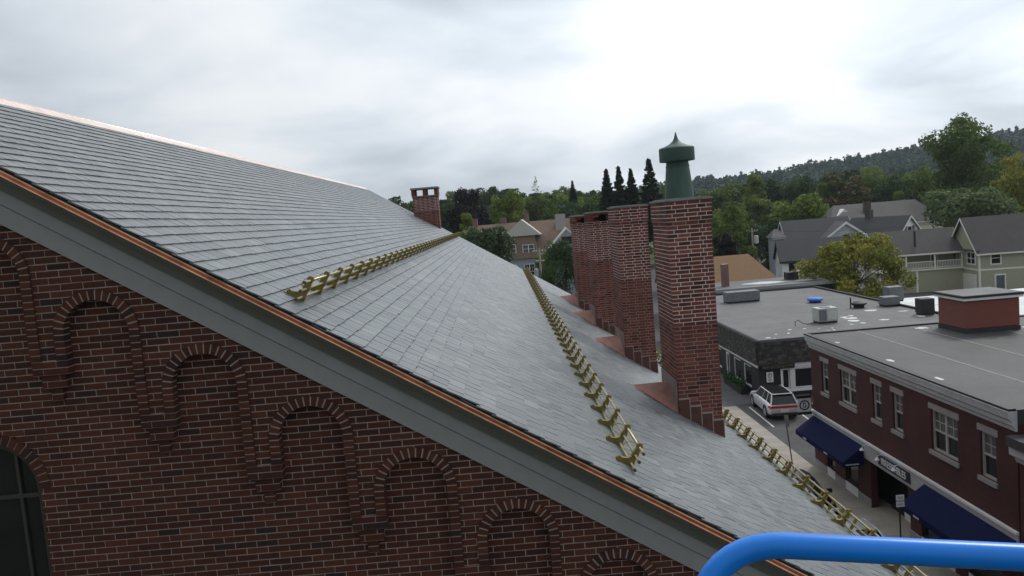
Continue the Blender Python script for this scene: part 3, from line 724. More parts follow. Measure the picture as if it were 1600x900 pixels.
# cornice and roof
prof = [(0, 6.28), (.06, 6.28), (.09, 6.40), (.16, 6.47), (.17, 6.60), (.26, 6.68), (.28, 6.86), (.30, 6.92), (0, 6.92)]
cn = MB(); cn.prism([(FX-d_, 22.72, z) for d_, z in prof], [(FX-d_, 38.42, z) for d_, z in prof]); autosmooth(cn.build('cornice', M('cornice_paint', (.50, .51, .52), .55, .14, 2.5, stain=.1), shop, world=True), 25)
ed = MB(); ed.box(FX-.26, FX-.02, 22.74, 38.5, 6.922, 7.0); ed.box(FX-.02, 33, 38.28, 38.5, 6.922, 7.02); ed.build('roof_edge', m_blackrub, shop, world=True)
rf = MB(); rf.box(FX-.02, 32.9, 22.76, 38.28, 6.5, 6.95); roofo = rf.build('roof_deck', m_membrane, shop, world=True)
sm = MB()
for x in (17.6, 20.3, 23.2, 26.0): sm.box(x, x+.13, 22.9, 38.2, 6.951, 6.956)
sm.build('roof_seam', m_seam, shop, world=True)
pd = MB(); rp = random.Random(5)
def blob(mb, cx, cy, z, a, b):
    n = 12; mb.add([(cx+a*math.cos(2*math.pi*i/n)*rp.uniform(.7, 1.15), cy+b*math.sin(2*math.pi*i/n)*rp.uniform(.7, 1.15), z) for i in range(n)], [tuple(range(n))])
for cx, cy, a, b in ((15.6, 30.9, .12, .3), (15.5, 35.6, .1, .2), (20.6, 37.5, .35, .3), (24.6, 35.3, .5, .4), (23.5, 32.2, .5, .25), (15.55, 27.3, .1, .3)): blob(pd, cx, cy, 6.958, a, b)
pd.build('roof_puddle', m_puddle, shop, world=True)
dk = MB()
for cx, cy, a, b in ((21.6, 33.6, .2, .12), (22.3, 33.4, .25, .1), (22.9, 32.8, .15, .1), (24.0, 33.0, .2, .1)): blob(dk, cx, cy, 6.957, a, b)
dk.build('roof_tar_patch', m_blackrub, shop, world=True)
# penthouse with clapboards
ph = MB(); ph.box(21.35, 23.85, 35.15, 37.3, 6.95, 8.5); pho = ph.build('penthouse', M('red_board', (.17, .045, .028), .7, .15, 4, stretch=(.6, .6, 5)), shop, world=True)
z = 7.2
while z < 8.48:
    b = MB(); b.hexa([(21.315, 35.115, z), (23.885, 35.115, z), (23.885, 37.335, z), (21.315, 37.335, z)], [(21.34, 35.14, min(z+.108, 8.49)), (23.86, 35.14, min(z+.108, 8.49)), (23.86, 37.31, min(z+.108, 8.49)), (21.34, 37.31, min(z+.108, 8.49))]); b.build('clapboard', _m['red_board'], pho, world=True); z += .11
b = MB(); b.box(21.3, 23.9, 35.1, 37.35, 6.95, 7.16); b.build('flashing', m_blackrub, pho, world=True)
b = MB(); b.box(21.2, 24.0, 35.0, 37.45, 8.5, 8.62); b.build('trim', m_white, pho, world=True)
b = MB(); b.box(21.16, 24.04, 34.96, 37.49, 8.622, 8.72); b.build('edge', m_blackrub, pho, world=True)
b = MB(); b.box(21.2, 24.0, 35.0, 37.45, 8.722, 8.74); b.build('roof_deck', m_membrane2, pho, world=True)
# lower neighbour on the near side
nb = thing('neighbouring_shop', 'lower red brick shop with dark flat roof next to the awning shop', 'building', (22, 16, 0))
mb = MB(); mb.box(FX+.02, 33, 6, 22.7, 0, 5.6); mb.build('wall', m_redwall, nb, world=True)
cn = MB(); pr2 = [(0, 5.3), (.1, 5.35), (.16, 5.5), (.32, 5.62), (.34, 5.9), (0, 5.9)]
cn.prism([(FX+.02-d_, 6, z) for d_, z in pr2], [(FX+.02-d_, 22.69, z) for d_, z in pr2]); cn.build('cornice', _m['cornice_paint'], nb, world=True)
rbox('roof_deck', nb, m_membrane, FX-.4, 33, 5.9, 22.69, 5.902, 6.2)
pr = MB(); pr.box(15.75, 16.6, 21.6, 22.65, 6.2, 7.55); pp = pr.build('parapet_pier', _m['red_board'], nb, world=True)
rbox('cap', pp, m_white, 15.68, 16.67, 21.53, 22.68, 7.552, 7.7)
rbox('flashing', pp, m_steel, 15.70, 15.748, 21.6, 22.65, 6.2, 7.5)

# projecting sign at the corner
bs = thing('projecting_sign', 'square white hanging sign with round emblem on the shop corner', 'sign', (14.8, 38.2, 3.2))
rbox('panel', bs, m_white, 14.45, 15.12, 38.18, 38.22, 3.02, 3.72)
rbox('header', bs, m_black, 14.42, 15.15, 38.17, 38.23, 3.725, 3.88); rbox('footer', bs, m_black, 14.42, 15.15, 38.17, 38.23, 2.88, 3.015)
em = MB(); ring(em, 14.785, 3.37, .20, .26, 38.165, 38.179, 0, 2*math.pi, 24); ring(em, 14.785, 3.42, .045, .085, 38.165, 38.179, .2, 4.2, 12); ring(em, 14.785, 3.32, .045, .085, 38.165, 38.179, -2.9, 1.1, 12); em.build('emblem', m_black, bs, world=True)
br_ = MB(); br_.box(14.4, 15.3, 38.19, 38.21, 3.9, 3.93); br_.box(15.12, 15.3, 38.19, 38.21, 3.3, 3.33); br_.build('bracket', m_black, bs, world=True)

# ------------------------------------------------------------------ mansard shop
cafe = thing('mansard_shop', 'single storey black shop with shingled mansard and wide flat grey roof', 'building', (25, 66, 0))
CX, CY = 17.25, 52.6
mb = MB(); wall_holes(mb, '-y', CY, CX, 33, 0, 2.5, [(18.9, 19.45, .62, 2.05), (19.75, 22.4, .62, 2.05), (23.5, 26, .62, 2.05)]); wall_holes(mb, '-x', CX, CY+.301, 81, 0, 2.5, [(54.2, 55.9, .5, 2.1), (56.6, 58.3, .5, 2.1), (59.4, 60.3, 0, 2.15), (61.6, 63.2, .5, 2.1)])
mb.box(32.7, 33, CY+.31, 81, 0, 4.0); mb.box(CX+.31, 32.69, 80.7, 81, 0, 4.0)
mb.build('wall', m_black, cafe, world=True)
for a, b in ((18.9, 19.45), (19.75, 22.4), (23.5, 26)): window(cafe, '-y', CY, a, b, .62, 2.05, top=None, rec=.08, fw=.09, world=True, casing=.1)
for a, b in ((54.2, 55.9), (56.6, 58.3), (61.6, 63.2)): window(cafe, '-x', CX, a, b, .5, 2.1, top=None, rec=.08, fw=.1, world=True)
dr = window(cafe, '-x', CX, 59.4, 60.3, .02, 2.15, top=None, rec=.06, fw=.16, world=True, name='door')
tr = MB(); fb(tr, '-y', CY, CX+1.45, 33, .002, .05, 2.17, 2.45); fb(tr, '-x', CX, CY, 81, .002, .04, 2.25, 2.45); tr.build('trim_band', m_white, cafe, world=True)
tr = MB(); fb(tr, '-y', CY, 19.5, 19.72, .002, .04, .5, 2.165); fb(tr, '-y', CY, 18.9, 26, .036, .06, .42, .52); tr.build('window_trim', m_white, cafe, world=True)
rbox('interior', cafe, m_void, CX+.5, 32, CY+.6, CY+.7, 0, 2.45)
# mansard: rows of shingles
ZB_, ZT_ = 2.46, 4.12
def mface(P, length, name):
    rows = 11; r3 = random.Random(name); bk = MB(); sh = MB()
    bk.quad(P(0, 0, 0), P(length, 0, 0), P(length, 1, 0), P(0, 1, 0)); 
    for r in range(rows):
        u = -r3.uniform(0, .3)
        while u < length:
            wd = r3.uniform(.16, .36); a, b = max(u, 0), min(u+wd-.012, length)
            if b > a+.03:
                h0, h1 = r/rows, min((r+1.15)/rows, 1); dp = r3.uniform(.018, .034)
                sh.hexa([P(a, h0, dp), P(b, h0, dp), P(b, h0, 0), P(a, h0, 0)], [P(a, h1, .012), P(b, h1, .012), P(b, h1, 0), P(a, h1, 0)], r3.random()**1.6)
            u += wd
    o = bk.build('mansard_face', m_black, cafe, world=True); sh.build('shingle_rows', m_mansard, o, world=True, kind='stuff')
INS = .28
mface(lambda u, t, d_: (CX-.12+INS*t*0+u*(1)+(INS*t if False else 0), CY-.14+INS*t-d_, ZB_+(ZT_-ZB_)*t+d_*.15), 15.8, 'front')
mface(lambda u, t, d_: (CX-.12+INS*t-d_, CY-.14+u+.0*t, ZB_+(ZT_-ZB_)*t+d_*.15), 28.5, 'side')
so2 = MB(); so2.box(CX-.12, 33, CY-.14, CY+.3, 2.452, 2.462); so2.box(CX-.12, CX+.3, CY+.301, 81, 2.452, 2.462); so2.build('soffit', m_white, cafe, world=True)
rf = MB(); rf.box(CX+.08, 33.1, CY+.08, 81.2, 4.0, 4.13); rf.build('roof_deck', m_membrane2, cafe, world=True)
rf = MB(); rf.box(CX+.1, 33.1, CY+.12, CY+.26, 4.132, 4.17); rf.box(CX+.12, CX+.26, CY+.27, 81.2, 4.132, 4.17); rf.box(CX+.27, 33.1, 81.0, 81.2, 4.132, 4.3); rf.box(32.9, 33.1, CY+.27, 80.9, 4.132, 4.3); rf.build('roof_edge', m_blackrub, cafe, world=True)
sm = MB(); sm.box(CX+.3, 32.9, 57.4, 57.55, 4.131, 4.135); sm.box(CX+.3, 32.9, 64.4, 64.55, 4.131, 4.135); sm.box(CX+.3, 32.9, 71.4, 71.55, 4.131, 4.135); sm.build('roof_seam', m_seam, cafe, world=True)
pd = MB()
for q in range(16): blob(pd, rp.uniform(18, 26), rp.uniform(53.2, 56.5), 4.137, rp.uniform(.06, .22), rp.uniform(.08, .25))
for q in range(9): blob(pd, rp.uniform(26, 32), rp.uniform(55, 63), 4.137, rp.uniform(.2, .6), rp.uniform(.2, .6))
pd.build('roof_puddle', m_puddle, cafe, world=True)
bd = MB(); fb(bd, '-y', CY, 17.42, 19.75, .16, .2, 2.12, 2.46); sbo = bd.build('name_board', m_black, cafe, world=True)
lt = MB(); u = 17.55; r3 = random.Random(2)
while u < 19.65:                                # carved lettering too small to read
    wd = r3.uniform(.06, .11); fb(lt, '-y', CY, u, u+wd*.35, .201, .208, 2.2, 2.38); fb(lt, '-y', CY, u+wd*.35, u+wd, .201, .207, r3.choice((2.2, 2.28, 2.35)), r3.choice((2.37, 2.38, 2.38))); u += wd+.045
lt.build('board_lettering', M('dull_gold', (.10, .08, .05), .6, .2), sbo, world=True)
ps = MB(); fb(ps, '-y', CY, 17.8, 18.27, .003, .03, 1.2, 1.92); pso = ps.build('wall_sign', m_white, cafe, world=True, label='white notice with black disc on the black shop wall')
em = MB(); ring(em, 18.035, 1.67, .11, .155, CY-.036, CY-.0305, 0, 2*math.pi, 20); fb(em, '-y', CY, 17.99, 18.02, .0305, .036, 1.6, 1.75); ring(em, 18.03, 1.71, .02, .045, CY-.036, CY-.0305, -1.5, 1.6, 8)
for z in (1.28, 1.35, 1.42): fb(em, '-y', CY, 17.9, 18.17, .0305, .035, z, z+.03)
em.build('notice_print', m_black, pso, world=True)
# flower boxes by the shop front
pln = thing('planter', 'dark planter box of shrubs along the black shop wall', 'planter', (16.75, 56.4, 0))
rbox('trough', pln, m_black, 16.5, 17.0, 54.4, 58.6, .012, .45)
# roof plant
def ac_unit(x, y, z, w_, d_, h, label, mat, name='rooftop_unit', grille=True):
    t = thing(name, label, 'roof unit', (x, y, z))
    rbox('plinth', t, m_black, x-w_/2+.05, x+w_/2-.05, y-d_/2+.05, y+d_/2-.05, z, z+.14)
    rbox('casing', t, mat, x-w_/2, x+w_/2, y-d_/2, y+d_/2, z+.14, z+h, bev=.02)
    if grille:
        f = MB(); f.lathe([(.001, 0), (min(w_, d_)*.33, 0), (min(w_, d_)*.36, .03), (min(w_, d_)*.3, .035)], (x, y, z+h), 18); f.build('fan_grille', m_greybox, t, world=True)
        p = MB(); p.box(x-.05, x+w_/2-.04, y-d_/2-.02, y-d_/2-.002, z+.25, z+h-.12); p.build('access_panel', M('ac_panel', (.5, .54, .5), .5, .06), t, world=True)
        p = MB(); p.box(x-w_/2+.06, x-.12, y-d_/2-.012, y-d_/2-.002, z+.2, z+h-.1); p.build('coil', m_greybox, t, world=True)
    return t
u1 = ac_unit(24.5, 58.3, 4.14, 1.5, 1.2, 1.15, 'pale green air conditioning unit on the flat roof, pipe beside it', m_ac)
pp_ = MB(); pp_.tube([(21.9, 57.6, 4.14), (21.9, 57.6, 4.5), (22.15, 57.6, 4.58), (22.5, 57.7, 4.3), (23.0, 57.9, 4.16), (23.8, 58.1, 4.2)], .025, 6); solo(pp_.build('conduit', m_black), 'thin black conduit looping across the flat roof to the pale unit', 'pipe')
ac_unit(23.1, 74.3, 4.14, 3.2, 1.4, 1.05, 'long grey sheet metal duct box on the flat roof', m_greybox, 'duct_box', False)
bv = thing('roof_ventilator', 'bright blue round ventilator on the flat roof', 'roof vent', (28.4, 69.6, 4.14)); MB().lathe([(.5, 0), (.5, .12), (.45, .14)], (28.4, 69.6, 4.14), 16).build('base', m_black, bv, world=True)
hb = MB(); hb.lathe([(.55, .14), (.68, .18), (.68, .34), (.58, .42), (.2, .47)], (28.4, 69.6, 4.14), 20); hb.build('hood', M('blue_plastic', (.02, .13, .62), .5, .1), bv, world=True)
t = thing('exhaust_fan', 'low black exhaust fan with a pipe on the flat roof', 'roof vent', (29.6, 64.2, 4.14))
MB().lathe([(.42, 0), (.45, .2), (.62, .3), (.62, .42), (.3, .55)], (29.9, 64.2, 4.14), 14).build('hood', m_black, t, world=True); MB().tube([(29.2, 64.2, 4.14), (29.2, 64.2, 5.05)], .06, 8).build('pipe', m_black, t, world=True)
ac_unit(33.9, 66.2, 4.14, 1.3, 1.1, 1.3, 'upper grey box unit stacked at the roof edge beside the tree', M('blue_grey_case', (.13, .14, .15), .6, .15), 'condenser_unit', False)
ac_unit(32.3, 63.8, 4.14, 1.3, 1.1, .8, 'lower grey box unit at the roof edge beside the tree', _m['blue_grey_case'], 'condenser_unit', False)
ac_unit(32.1, 58.0, 4.14, 1.0, 1.0, 1.25, 'black condenser with white mark at the roof corner', m_black, 'condenser_unit', False)
# pale low roofs to the right
wl = thing('pale_roof_building', 'low building with white membrane roof between shop and green house', 'building', (44, 60, 0))
rbox('wall', wl, M('white_render', (.55, .55, .54), .8, .1), 34.2, 60, 50, 70, 0, 3.6); rbox('roof_deck', wl, M('white_membrane', (.56, .57, .57), .5, .12, 1, stain=.15), 34.0, 60.2, 49.8, 70.2, 3.602, 3.75); rbox('roof_edge', wl, m_blackrub, 34.0, 60.2, 49.6, 49.79, 3.3, 3.9)
# orange-roofed annex
an = thing('orange_roof_annex', 'low building with orange brown shingle roof and flat front roof', 'building', (25, 92, 0))
rbox('flat_roof', an, m_membrane2, 20, 36.5, 84, 92, 4.2, 4.35); rbox('wall', an, m_black, 20.2, 36.3, 84.2, 91.8, 0, 4.19); rbox('edge', an, m_steel, 19.9, 36.6, 83.8, 83.99, 4.05, 4.4)
m_orange = M('orange_shingle', (.19, .108, .052), .9, .3, 7, .3, 30)
g = MB(); g.prism([(20, 92.01, 4.3), (33.2, 92.01, 4.3), (33.2, 92.4, 4.3), (20, 92.4, 4.3)], [(20, 96.6, 7.2), (31.2, 96.6, 7.2), (31.2, 97.0, 7.1), (20, 97.0, 7.1)]); g.build('roof_slope', m_orange, an, world=True)
g = MB(); g.prism([(20, 96.8, 7.15), (31.2, 96.8, 7.15), (31.2, 96.6, 7.0), (20, 96.6, 7.0)], [(20, 101, 4.3), (33.2, 101, 4.3), (33.2, 101, 4.1), (20, 101, 4.1)]); g.build('roof_slope', m_orange, an, world=True)
rbox('rear_wall', an, m_cream, 20.2, 33, 92.2, 100.8, 0, 4.2)
rbox('chimney', an, brick_tex('old_brick', (.16, .06, .05), (.12, .05, .04), (.3, .26, .24)), 25.0, 25.7, 86.8, 87.6, 4.36, 6.9); rbox('vent_box', an, m_black, 33.0, 34.3, 88.5, 89.6, 4.36, 5.2)
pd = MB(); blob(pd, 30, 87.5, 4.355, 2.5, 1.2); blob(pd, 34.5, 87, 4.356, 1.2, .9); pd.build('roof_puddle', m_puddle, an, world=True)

# ------------------------------------------------------------------ houses
def house_roof(parent, x0, x1, y0, y1, ez, rzh, mat, trim, ov=.3, hip=0, name='roof'):
    """gable roof, ridge along local x; hip pulls the ridge ends in"""
    ym = (y0+y1)/2; th = .16; s = (rzh-ez)/((y1-y0)/2); ez2 = ez-s*ov
    r = MB()
    for ye, sg in ((y0-ov, -1), (y1+ov, 1)):
        a = [(x0-ov, ye, ez2), (x1+ov, ye, ez2), (x1+ov-hip, ym, rzh), (x0-ov+hip, ym, rzh)]
        n_ = Vector((0, sg*s, 1)).normalized()*th
        b = [(p[0]+n_.x, p[1]+n_.y*(1 if abs(p[1]-ym) > .01 else 0), p[2]+n_.z) for p in a]
        r.hexa(a, b)
    if hip:
        for xe, xr in ((x0-ov, x0-ov+hip), (x1+ov, x1+ov-hip)): r.add([(xe, y0-ov, ez2+.1), (xe, y1+ov, ez2+.1), (xr, ym, rzh+th)], [(0, 1, 2)])
    ro = r.build(name, mat, parent)
    t = MB()
    if not hip:
        for xe in (x0-ov-.04, x1+ov):
            for ye in (y0-ov, y1+ov):
                t.prism([(xe, ye, ez2-.2), (xe, ye, ez2+.1), (xe, ym, rzh+.1), (xe, ym, rzh-.2)], [(xe+.04, ye, ez2-.2), (xe+.04, ye, ez2+.1), (xe+.04, ym, rzh+.1), (xe+.04, ym, rzh-.2)])
    t.box(x0-ov, x1+ov, y0-ov-.07, y0-ov-.001, ez2-.16, ez2+.08); t.box(x0-ov, x1+ov, y1+ov+.001, y1+ov+.07, ez2-.16, ez2+.08)
    t.build('eave_trim', trim, ro)
    return ro
def house_body(parent, x0, x1, y0, y1, ez, rzh, mat, gab=True, z0=0, name='wall'):
    b = MB(); ym = (y0+y1)/2
    if gab: b.prism([(x0, y0, z0), (x0, y0, ez), (x0, ym, rzh-.02), (x0, y1, ez), (x0, y1, z0)], [(x1, y0, z0), (x1, y0, ez), (x1, ym, rzh-.02), (x1, y1, ez), (x1, y1, z0)])
    else: b.box(x0, x1, y0, y1, z0, ez)
    return b.build(name, mat, parent)
def siding(name, col):
    if name in _m: return _m[name]
    m = M(name, col, .7, .06, 3); t = m.node_tree; b = t.nodes['Principled BSDF']; tcn = t.nodes.new('ShaderNodeTexCoord'); wv = t.nodes.new('ShaderNodeTexWave'); wv.bands_direction = 'Z'; wv.wave_profile = 'SAW'; wv.inputs['Scale'].default_value = 1.3
    t.links.new(tcn.outputs['Object'], wv.inputs[0]); bp = t.nodes.new('ShaderNodeBump'); bp.inputs['Strength'].default_value = .5; bp.inputs['Distance'].default_value = .03; t.links.new(wv.outputs['Fac'], bp.inputs['Height']); t.links.new(bp.outputs[0], b.inputs['Normal']); return m
m_sage = siding('sage_siding', (.345, .345, .25)); m_whs = siding('white_siding', (.80, .80, .82)); m_bluegrey = siding('blue_grey_siding', (.28, .315, .36)); m_paleblue = siding('pale_grey_siding', (.44, .46, .485)); m_crm = siding('cream_siding', (.70, .68, .61))
def shingle(n, c): return M(n, c, .92, .18, 6, .2, 14, stain=.12)
m_rf1 = shingle('brown_grey_shingle', (.068, .062, .062)); m_rf2 = shingle('charcoal_shingle', (.05, .052, .056)); m_rf3 = shingle('grey_shingle', (.105, .10, .098)); m_rf4 = shingle('tan_shingle', (.16, .115, .085)); m_rf5 = shingle('black_shingle', (.035, .036, .042))
HW = dict(rec=-.03, fw=.07, casing=.1, frame=m_cream)
# sage house with balcony
h = thing('sage_house', 'two storey sage green house with cream trim and a balcony', 'house', (59.6, 95.0, 0), R(-7))
house_body(h, 0, 9.5, 0, 7.6, 5.35, 9.3, m_sage); house_roof(h, 0, 9.5, 0, 7.6, 5.35, 9.3, m_rf1, m_cream, .45)
gb = MB(); gb.box(-.46, -.02, -.4, 8, 5.2, 5.36); gb.build('gable_pent', m_rf1, h)
tr = MB(); tr.box(-.05, .14, -.05, .14, 0, 5.2); tr.box(-.03, 9.5, -.035, -.003, 2.75, 2.95); tr.box(-.035, -.003, .15, 7.6, 2.75, 2.95); tr.box(9.38, 9.56, -.05, .1, 0, 5.2); tr.build('corner_trim', m_cream, h)
for a in (1.4, 5.6): window(h, '-y', 0, a, a+1.15, 3.5, 5.0, top=(1, 1), **HW)
for a in (1.9, 5.9):
    f_ = window(h, '-y', 0, a, a+1.1, .15, 2.1, top=None, glass=M('slate_blue_door', (.09, .10, .13), .5, .1), rec=-.03, fw=.05, casing=.12, frame=m_cream, name='door')
window(h, '-x', 0, .9, 3.0, 3.5, 5.0, cols=2, top=(1, 1), **HW); window(h, '-x', 0, 4.3, 5.0, 3.2, 5.0, top=None, **HW); window(h, '-x', 0, 6.0, 6.7, 3.2, 5.0, top=None, **HW)
gd = MB(); gd.box(-.05, -.005, .8, 4.0, .05, 2.0); gd.build('garage_door', m_cream, h); gd = MB(); gd.box(-.07, -.004, .6, .79, .05, 2.2); gd.box(-.07, -.004, 4.01, 4.2, .05, 2.2); gd.box(-.07, -.004, .79, 4.01, 2.02, 2.2); gd.build('garage_trim', m_cream, h)
house_body(h, -10.5, -.06, 4.2, 11, 2.85, 3, m_sage, gab=False, name='wing_wall'); house_body(h, -9.5, -.06, 6.6, 11, 5.3, 6, m_sage, gab=False, name='wing_upper_wall', z0=2.86)
house_roof(h, -10.4, 0, 4.3, 11, 5.35, 8.0, m_rf1, m_cream, .35, name='wing_roof'); gw = MB(); gw.prism([(-10.3, 4.4, 5.3), (-10.3, 10.9, 5.3), (-10.3, 7.65, 7.8)], [(-10.1, 4.4, 5.3), (-10.1, 10.9, 5.3), (-10.1, 7.65, 7.8)]); gw.build('wing_gable', m_crm, h)
dk = MB(); dk.box(-10.7, -.02, 4.0, 6.6, 2.86, 3.05); dk.build('balcony_floor', m_cream, h)
for x in (-10.5, -7.2, -3.6, -.25):
    p = MB(); p.box(x, x+.2, 4.1, 4.3, 3.05, 5.15); p.build('balcony_post', m_cream, h)
rl = MB(); rl.box(-10.4, -.1, 4.15, 4.25, 3.95, 4.05); rl.box(-10.4, -.1, 4.17, 4.23, 3.15, 3.22); rl.build('balcony_rail', m_cream, h)
bl = MB()
x = -10.2
while x < -.2: bl.box(x, x+.06, 4.18, 4.22, 3.22, 3.95); x += .2
bl.build('balusters', m_cream, h, kind='stuff')
MB().box(-10.56, -10.3, 4.13, 4.35, 0, 2.85).build('wing_trim', m_cream, h); MB().box(-5.9, -5.65, 4.15, 4.21, 0, 2.85).build('wing_trim', m_cream, h); st_ = MB(); st_.tube([(-5.6, 5.0, 5.6), (-5.6, 5.0, 8.1)], .13, 8); st_.build('stove_pipe', m_black, h)
window(h, '-y', 6.6, -3.0, -2.2, 3.1, 5.0, top=None, **HW)
vt = MB(); vt.tube([(8.6, 2.0, 6.8), (8.6, 2.0, 8.0)], .07, 6); vt.build('vent_pipe', m_black, h)
# white house with shuttered gable
h = thing('white_gable_house', 'white house with shuttered window in its gable and dark grey roof', 'house', (60.6, 118.0, 0), R(-62))
house_body(h, -10, 0, 0, 8.6, 5.3, 9.4, m_whs); house_roof(h, -10, 0, 0, 8.6, 5.3, 9.4, m_rf2, m_white, .4)
wn = window(h, '+x', 0, 3.75, 4.85, 6.1, 7.8, top=(1, 1), rec=-.03, fw=.07, frame=m_white)
for a in (3.05, 4.97): p = MB(); fb(p, '+x', 0, a, a+.58, .01, .06, 6.05, 7.85); p.build('shutter', M('grey_shutter', (.11, .115, .125), .7, .1), h)
pb = MB(); fb(pb, '+x', 0, -.2, 8.8, .01, .35, 5.15, 5.3); pb.build('gable_return', m_white, h)
window(h, '-y', 0, -5.5, -4.7, 2.6, 4.2, top=None, rec=-.03, fw=.06, frame=m_darkframe); c_ = MB(); c_.box(-7.5, -6.6, 3.9, 4.8, 8.6, 10.7); c_.build('chimney', brick_tex('dark_brick', (.06, .045, .042), (.05, .04, .038), (.12, .11, .1)), h)
# white barn house behind the yellow-green tree
h = thing('white_barn_house', 'plain white house with black roof half hidden by yellow green tree', 'house', (39.8, 108.5, 0), R(-14))
house_body(h, 0, 12.8, 0, 8.5, 4.9, 7.5, m_whs); house_roof(h, 0, 12.8, 0, 8.5, 4.9, 7.5, m_rf5, m_darkframe, .3)
for a in (.9, 3.4): window(h, '-y', 0, a, a+.9, 3.0, 4.9, top=(1, 1), rec=-.03, fw=.06, frame=m_darkframe)
window(h, '-y', 0, 1.2, 3.2, .5, 1.9, top=None, rec=-.03, fw=.08, frame=m_darkframe)
# blue-grey house with pediment
h = thing('blue_grey_house', 'blue grey house with a pale pediment and half round fanlight', 'house', (48.2, 128.0, 0), R(-9))
house_body(h, 0, 10.6, 0, 9, 6.2, 9.7, m_paleblue); house_roof(h, 0, 10.6, 0, 9, 6.2, 9.7, m_rf2, m_white, .35)
house_body(h, -2.2, -.02, 1.2, 5.8, 7.2, 8.5, m_bluegrey, gab=False, name='stair_tower'); house_roof(h, -2.2, -.3, 1.2, 5.8, 7.2, 8.4, m_rf3, m_bluegrey, .3, name='tower_roof', hip=.9)
gb = MB(); gb.prism([(4.6, -2.6, 0), (12.4, -2.6, 0), (12.4, -2.6, 6.0), (8.5, -2.6, 8.9), (4.6, -2.6, 6.0)], [(4.6, 3.6, 0), (12.4, 3.6, 0), (12.4, 3.6, 6.0), (8.5, 3.6, 8.9), (4.6, 3.6, 6.0)]); gb.build('pediment_wall', m_paleblue, h)
rr2 = MB()
for sx in (-1, 1): rr2.prism([(8.5+sx*4.5, -3.0, 5.65), (8.5+sx*4.5, -3.0, 5.85), (8.5, -3.0, 9.18), (8.5, -3.0, 8.95)], [(8.5+sx*4.5, 3.6, 5.65), (8.5+sx*4.5, 3.6, 5.85), (8.5, 3.6, 9.18), (8.5, 3.6, 8.95)])
rr2.build('pediment_roof', m_rf2, h)
tr = MB()
for sx in (-1, 1): tr.prism([(8.5+sx*4.5, -3.06, 5.5), (8.5+sx*4.5, -3.06, 5.85), (8.5, -3.06, 9.2), (8.5, -3.06, 8.8)], [(8.5+sx*4.5, -3.005, 5.5), (8.5+sx*4.5, -3.005, 5.85), (8.5, -3.005, 9.2), (8.5, -3.005, 8.8)])
tr.box(4.1, 12.9, -2.95, -2.62, 5.75, 6.0); tr.build('pediment_trim', m_white, h)
fl = MB(); fl.prism([(8.5+.95*math.cos(math.pi*i/12), -2.66, 6.15+.95*math.sin(math.pi*i/12)) for i in range(13)], [(8.5+.95*math.cos(math.pi*i/12), -2.61, 6.15+.95*math.sin(math.pi*i/12)) for i in range(13)]); fl.build('fanlight', m_glass, h)
for z in (.8, 3.7):
    for a in (1.2, 2.8): window(h, '-y', 0, a, a+.85, z, z+1.8, top=(2, 2), rec=-.03, fw=.06, frame=m_white)
    window(h, '-y', 1.2, -1.6, -.8, z, z+1.7, top=(2, 2), rec=-.03, fw=.06, frame=m_white)
window(h, '-x', 0, 4.0, 4.8, 6.7, 7.9, top=None, rec=-.03, fw=.06, frame=m_white)
# cream house with hipped roofs behind
h = thing('cream_hip_house', 'cream house with broad hipped grey roofs behind the white house', 'house', (63.5, 146, 0), R(-8))
house_body(h, 0, 10, 0, 11, 6.4, 12, m_crm, gab=False); house_roof(h, 0, 10, 0, 11, 6.4, 9.9, m_rf3, m_cream, .4, hip=4.2)
house_body(h, 8, 22, 5, 18, 7.2, 12, m_crm, gab=False, name='rear_wall'); house_roof(h, 1, 22, 5, 18, 7.3, 11.2, m_rf3, m_cream, .4, hip=3.0, name='rear_roof')
for a in (4.4, 7.6): window(h, '-y', 0, a, a+1.3, 3.6, 5.8, top=None, rec=-.03, fw=.07, frame=m_darkframe)
c_ = MB(); c_.box(8.6, 9.8, 8, 9.2, 8.5, 11.6); c_.build('chimney', brick_tex('dark_brick', (.06, .045, .042), (.05, .04, .038), (.12, .11, .1)), h)
dm = MB(); dm.prism([(3.2, 7.2, 9.3), (5.8, 7.2, 9.3), (4.5, 7.2, 10.6)], [(3.2, 11, 9.3), (5.8, 11, 9.3), (4.5, 11, 10.6)]); dm.build('dormer', m_white, h)
# grey inn with tan roof beyond the hall
h = thing('grey_inn', 'large blue grey inn with tan roofs and a pale gable beyond the hall', 'house', (-6.5, 131, 0), R(-4))
house_body(h, 0, 25, 3, 16, 8.0, 13.2, m_bluegrey); house_roof(h, 0, 25, 3, 16, 8.0, 13.2, m_rf4, m_cream, .4)
mbx = MB(); mbx.hexa([(7.2, -.4, 7.2), (12.8, -.4, 7.2), (12.8, 5, 7.2), (7.2, 5, 7.2)], [(7.6, .9, 11.2), (12.4, .9, 11.2), (12.4, 6, 11.2), (7.6, 6, 11.2)]); mbx.build('mansard_bay', m_rf4, h)
house_body(h, 7.3, 12.6, 0, 3.1, 7.2, 8, m_bluegrey, gab=False, name='bay_wall')
gb = MB(); gb.prism([(7.0, .5, 11.0), (13.6, .5, 11.0), (10.4, .5, 13.8)], [(7.0, 8, 11.0), (13.6, 8, 11.0), (10.4, 8, 13.8)]); gb.build('pale_gable', M('pale_gable_paint', (.46, .45, .41), .7, .08), h)
gb = MB(); gb.prism([(14.6, 1.0, 0), (21.2, 1.0, 0), (21.2, 1.0, 8.3), (17.9, 1.0, 11.6), (14.6, 1.0, 8.3)], [(14.6, 8, 0), (21.2, 8, 0), (21.2, 8, 8.3), (17.9, 8, 11.6), (14.6, 8, 8.3)]); gb.build('cross_gable', m_bluegrey, h)
tr = MB()
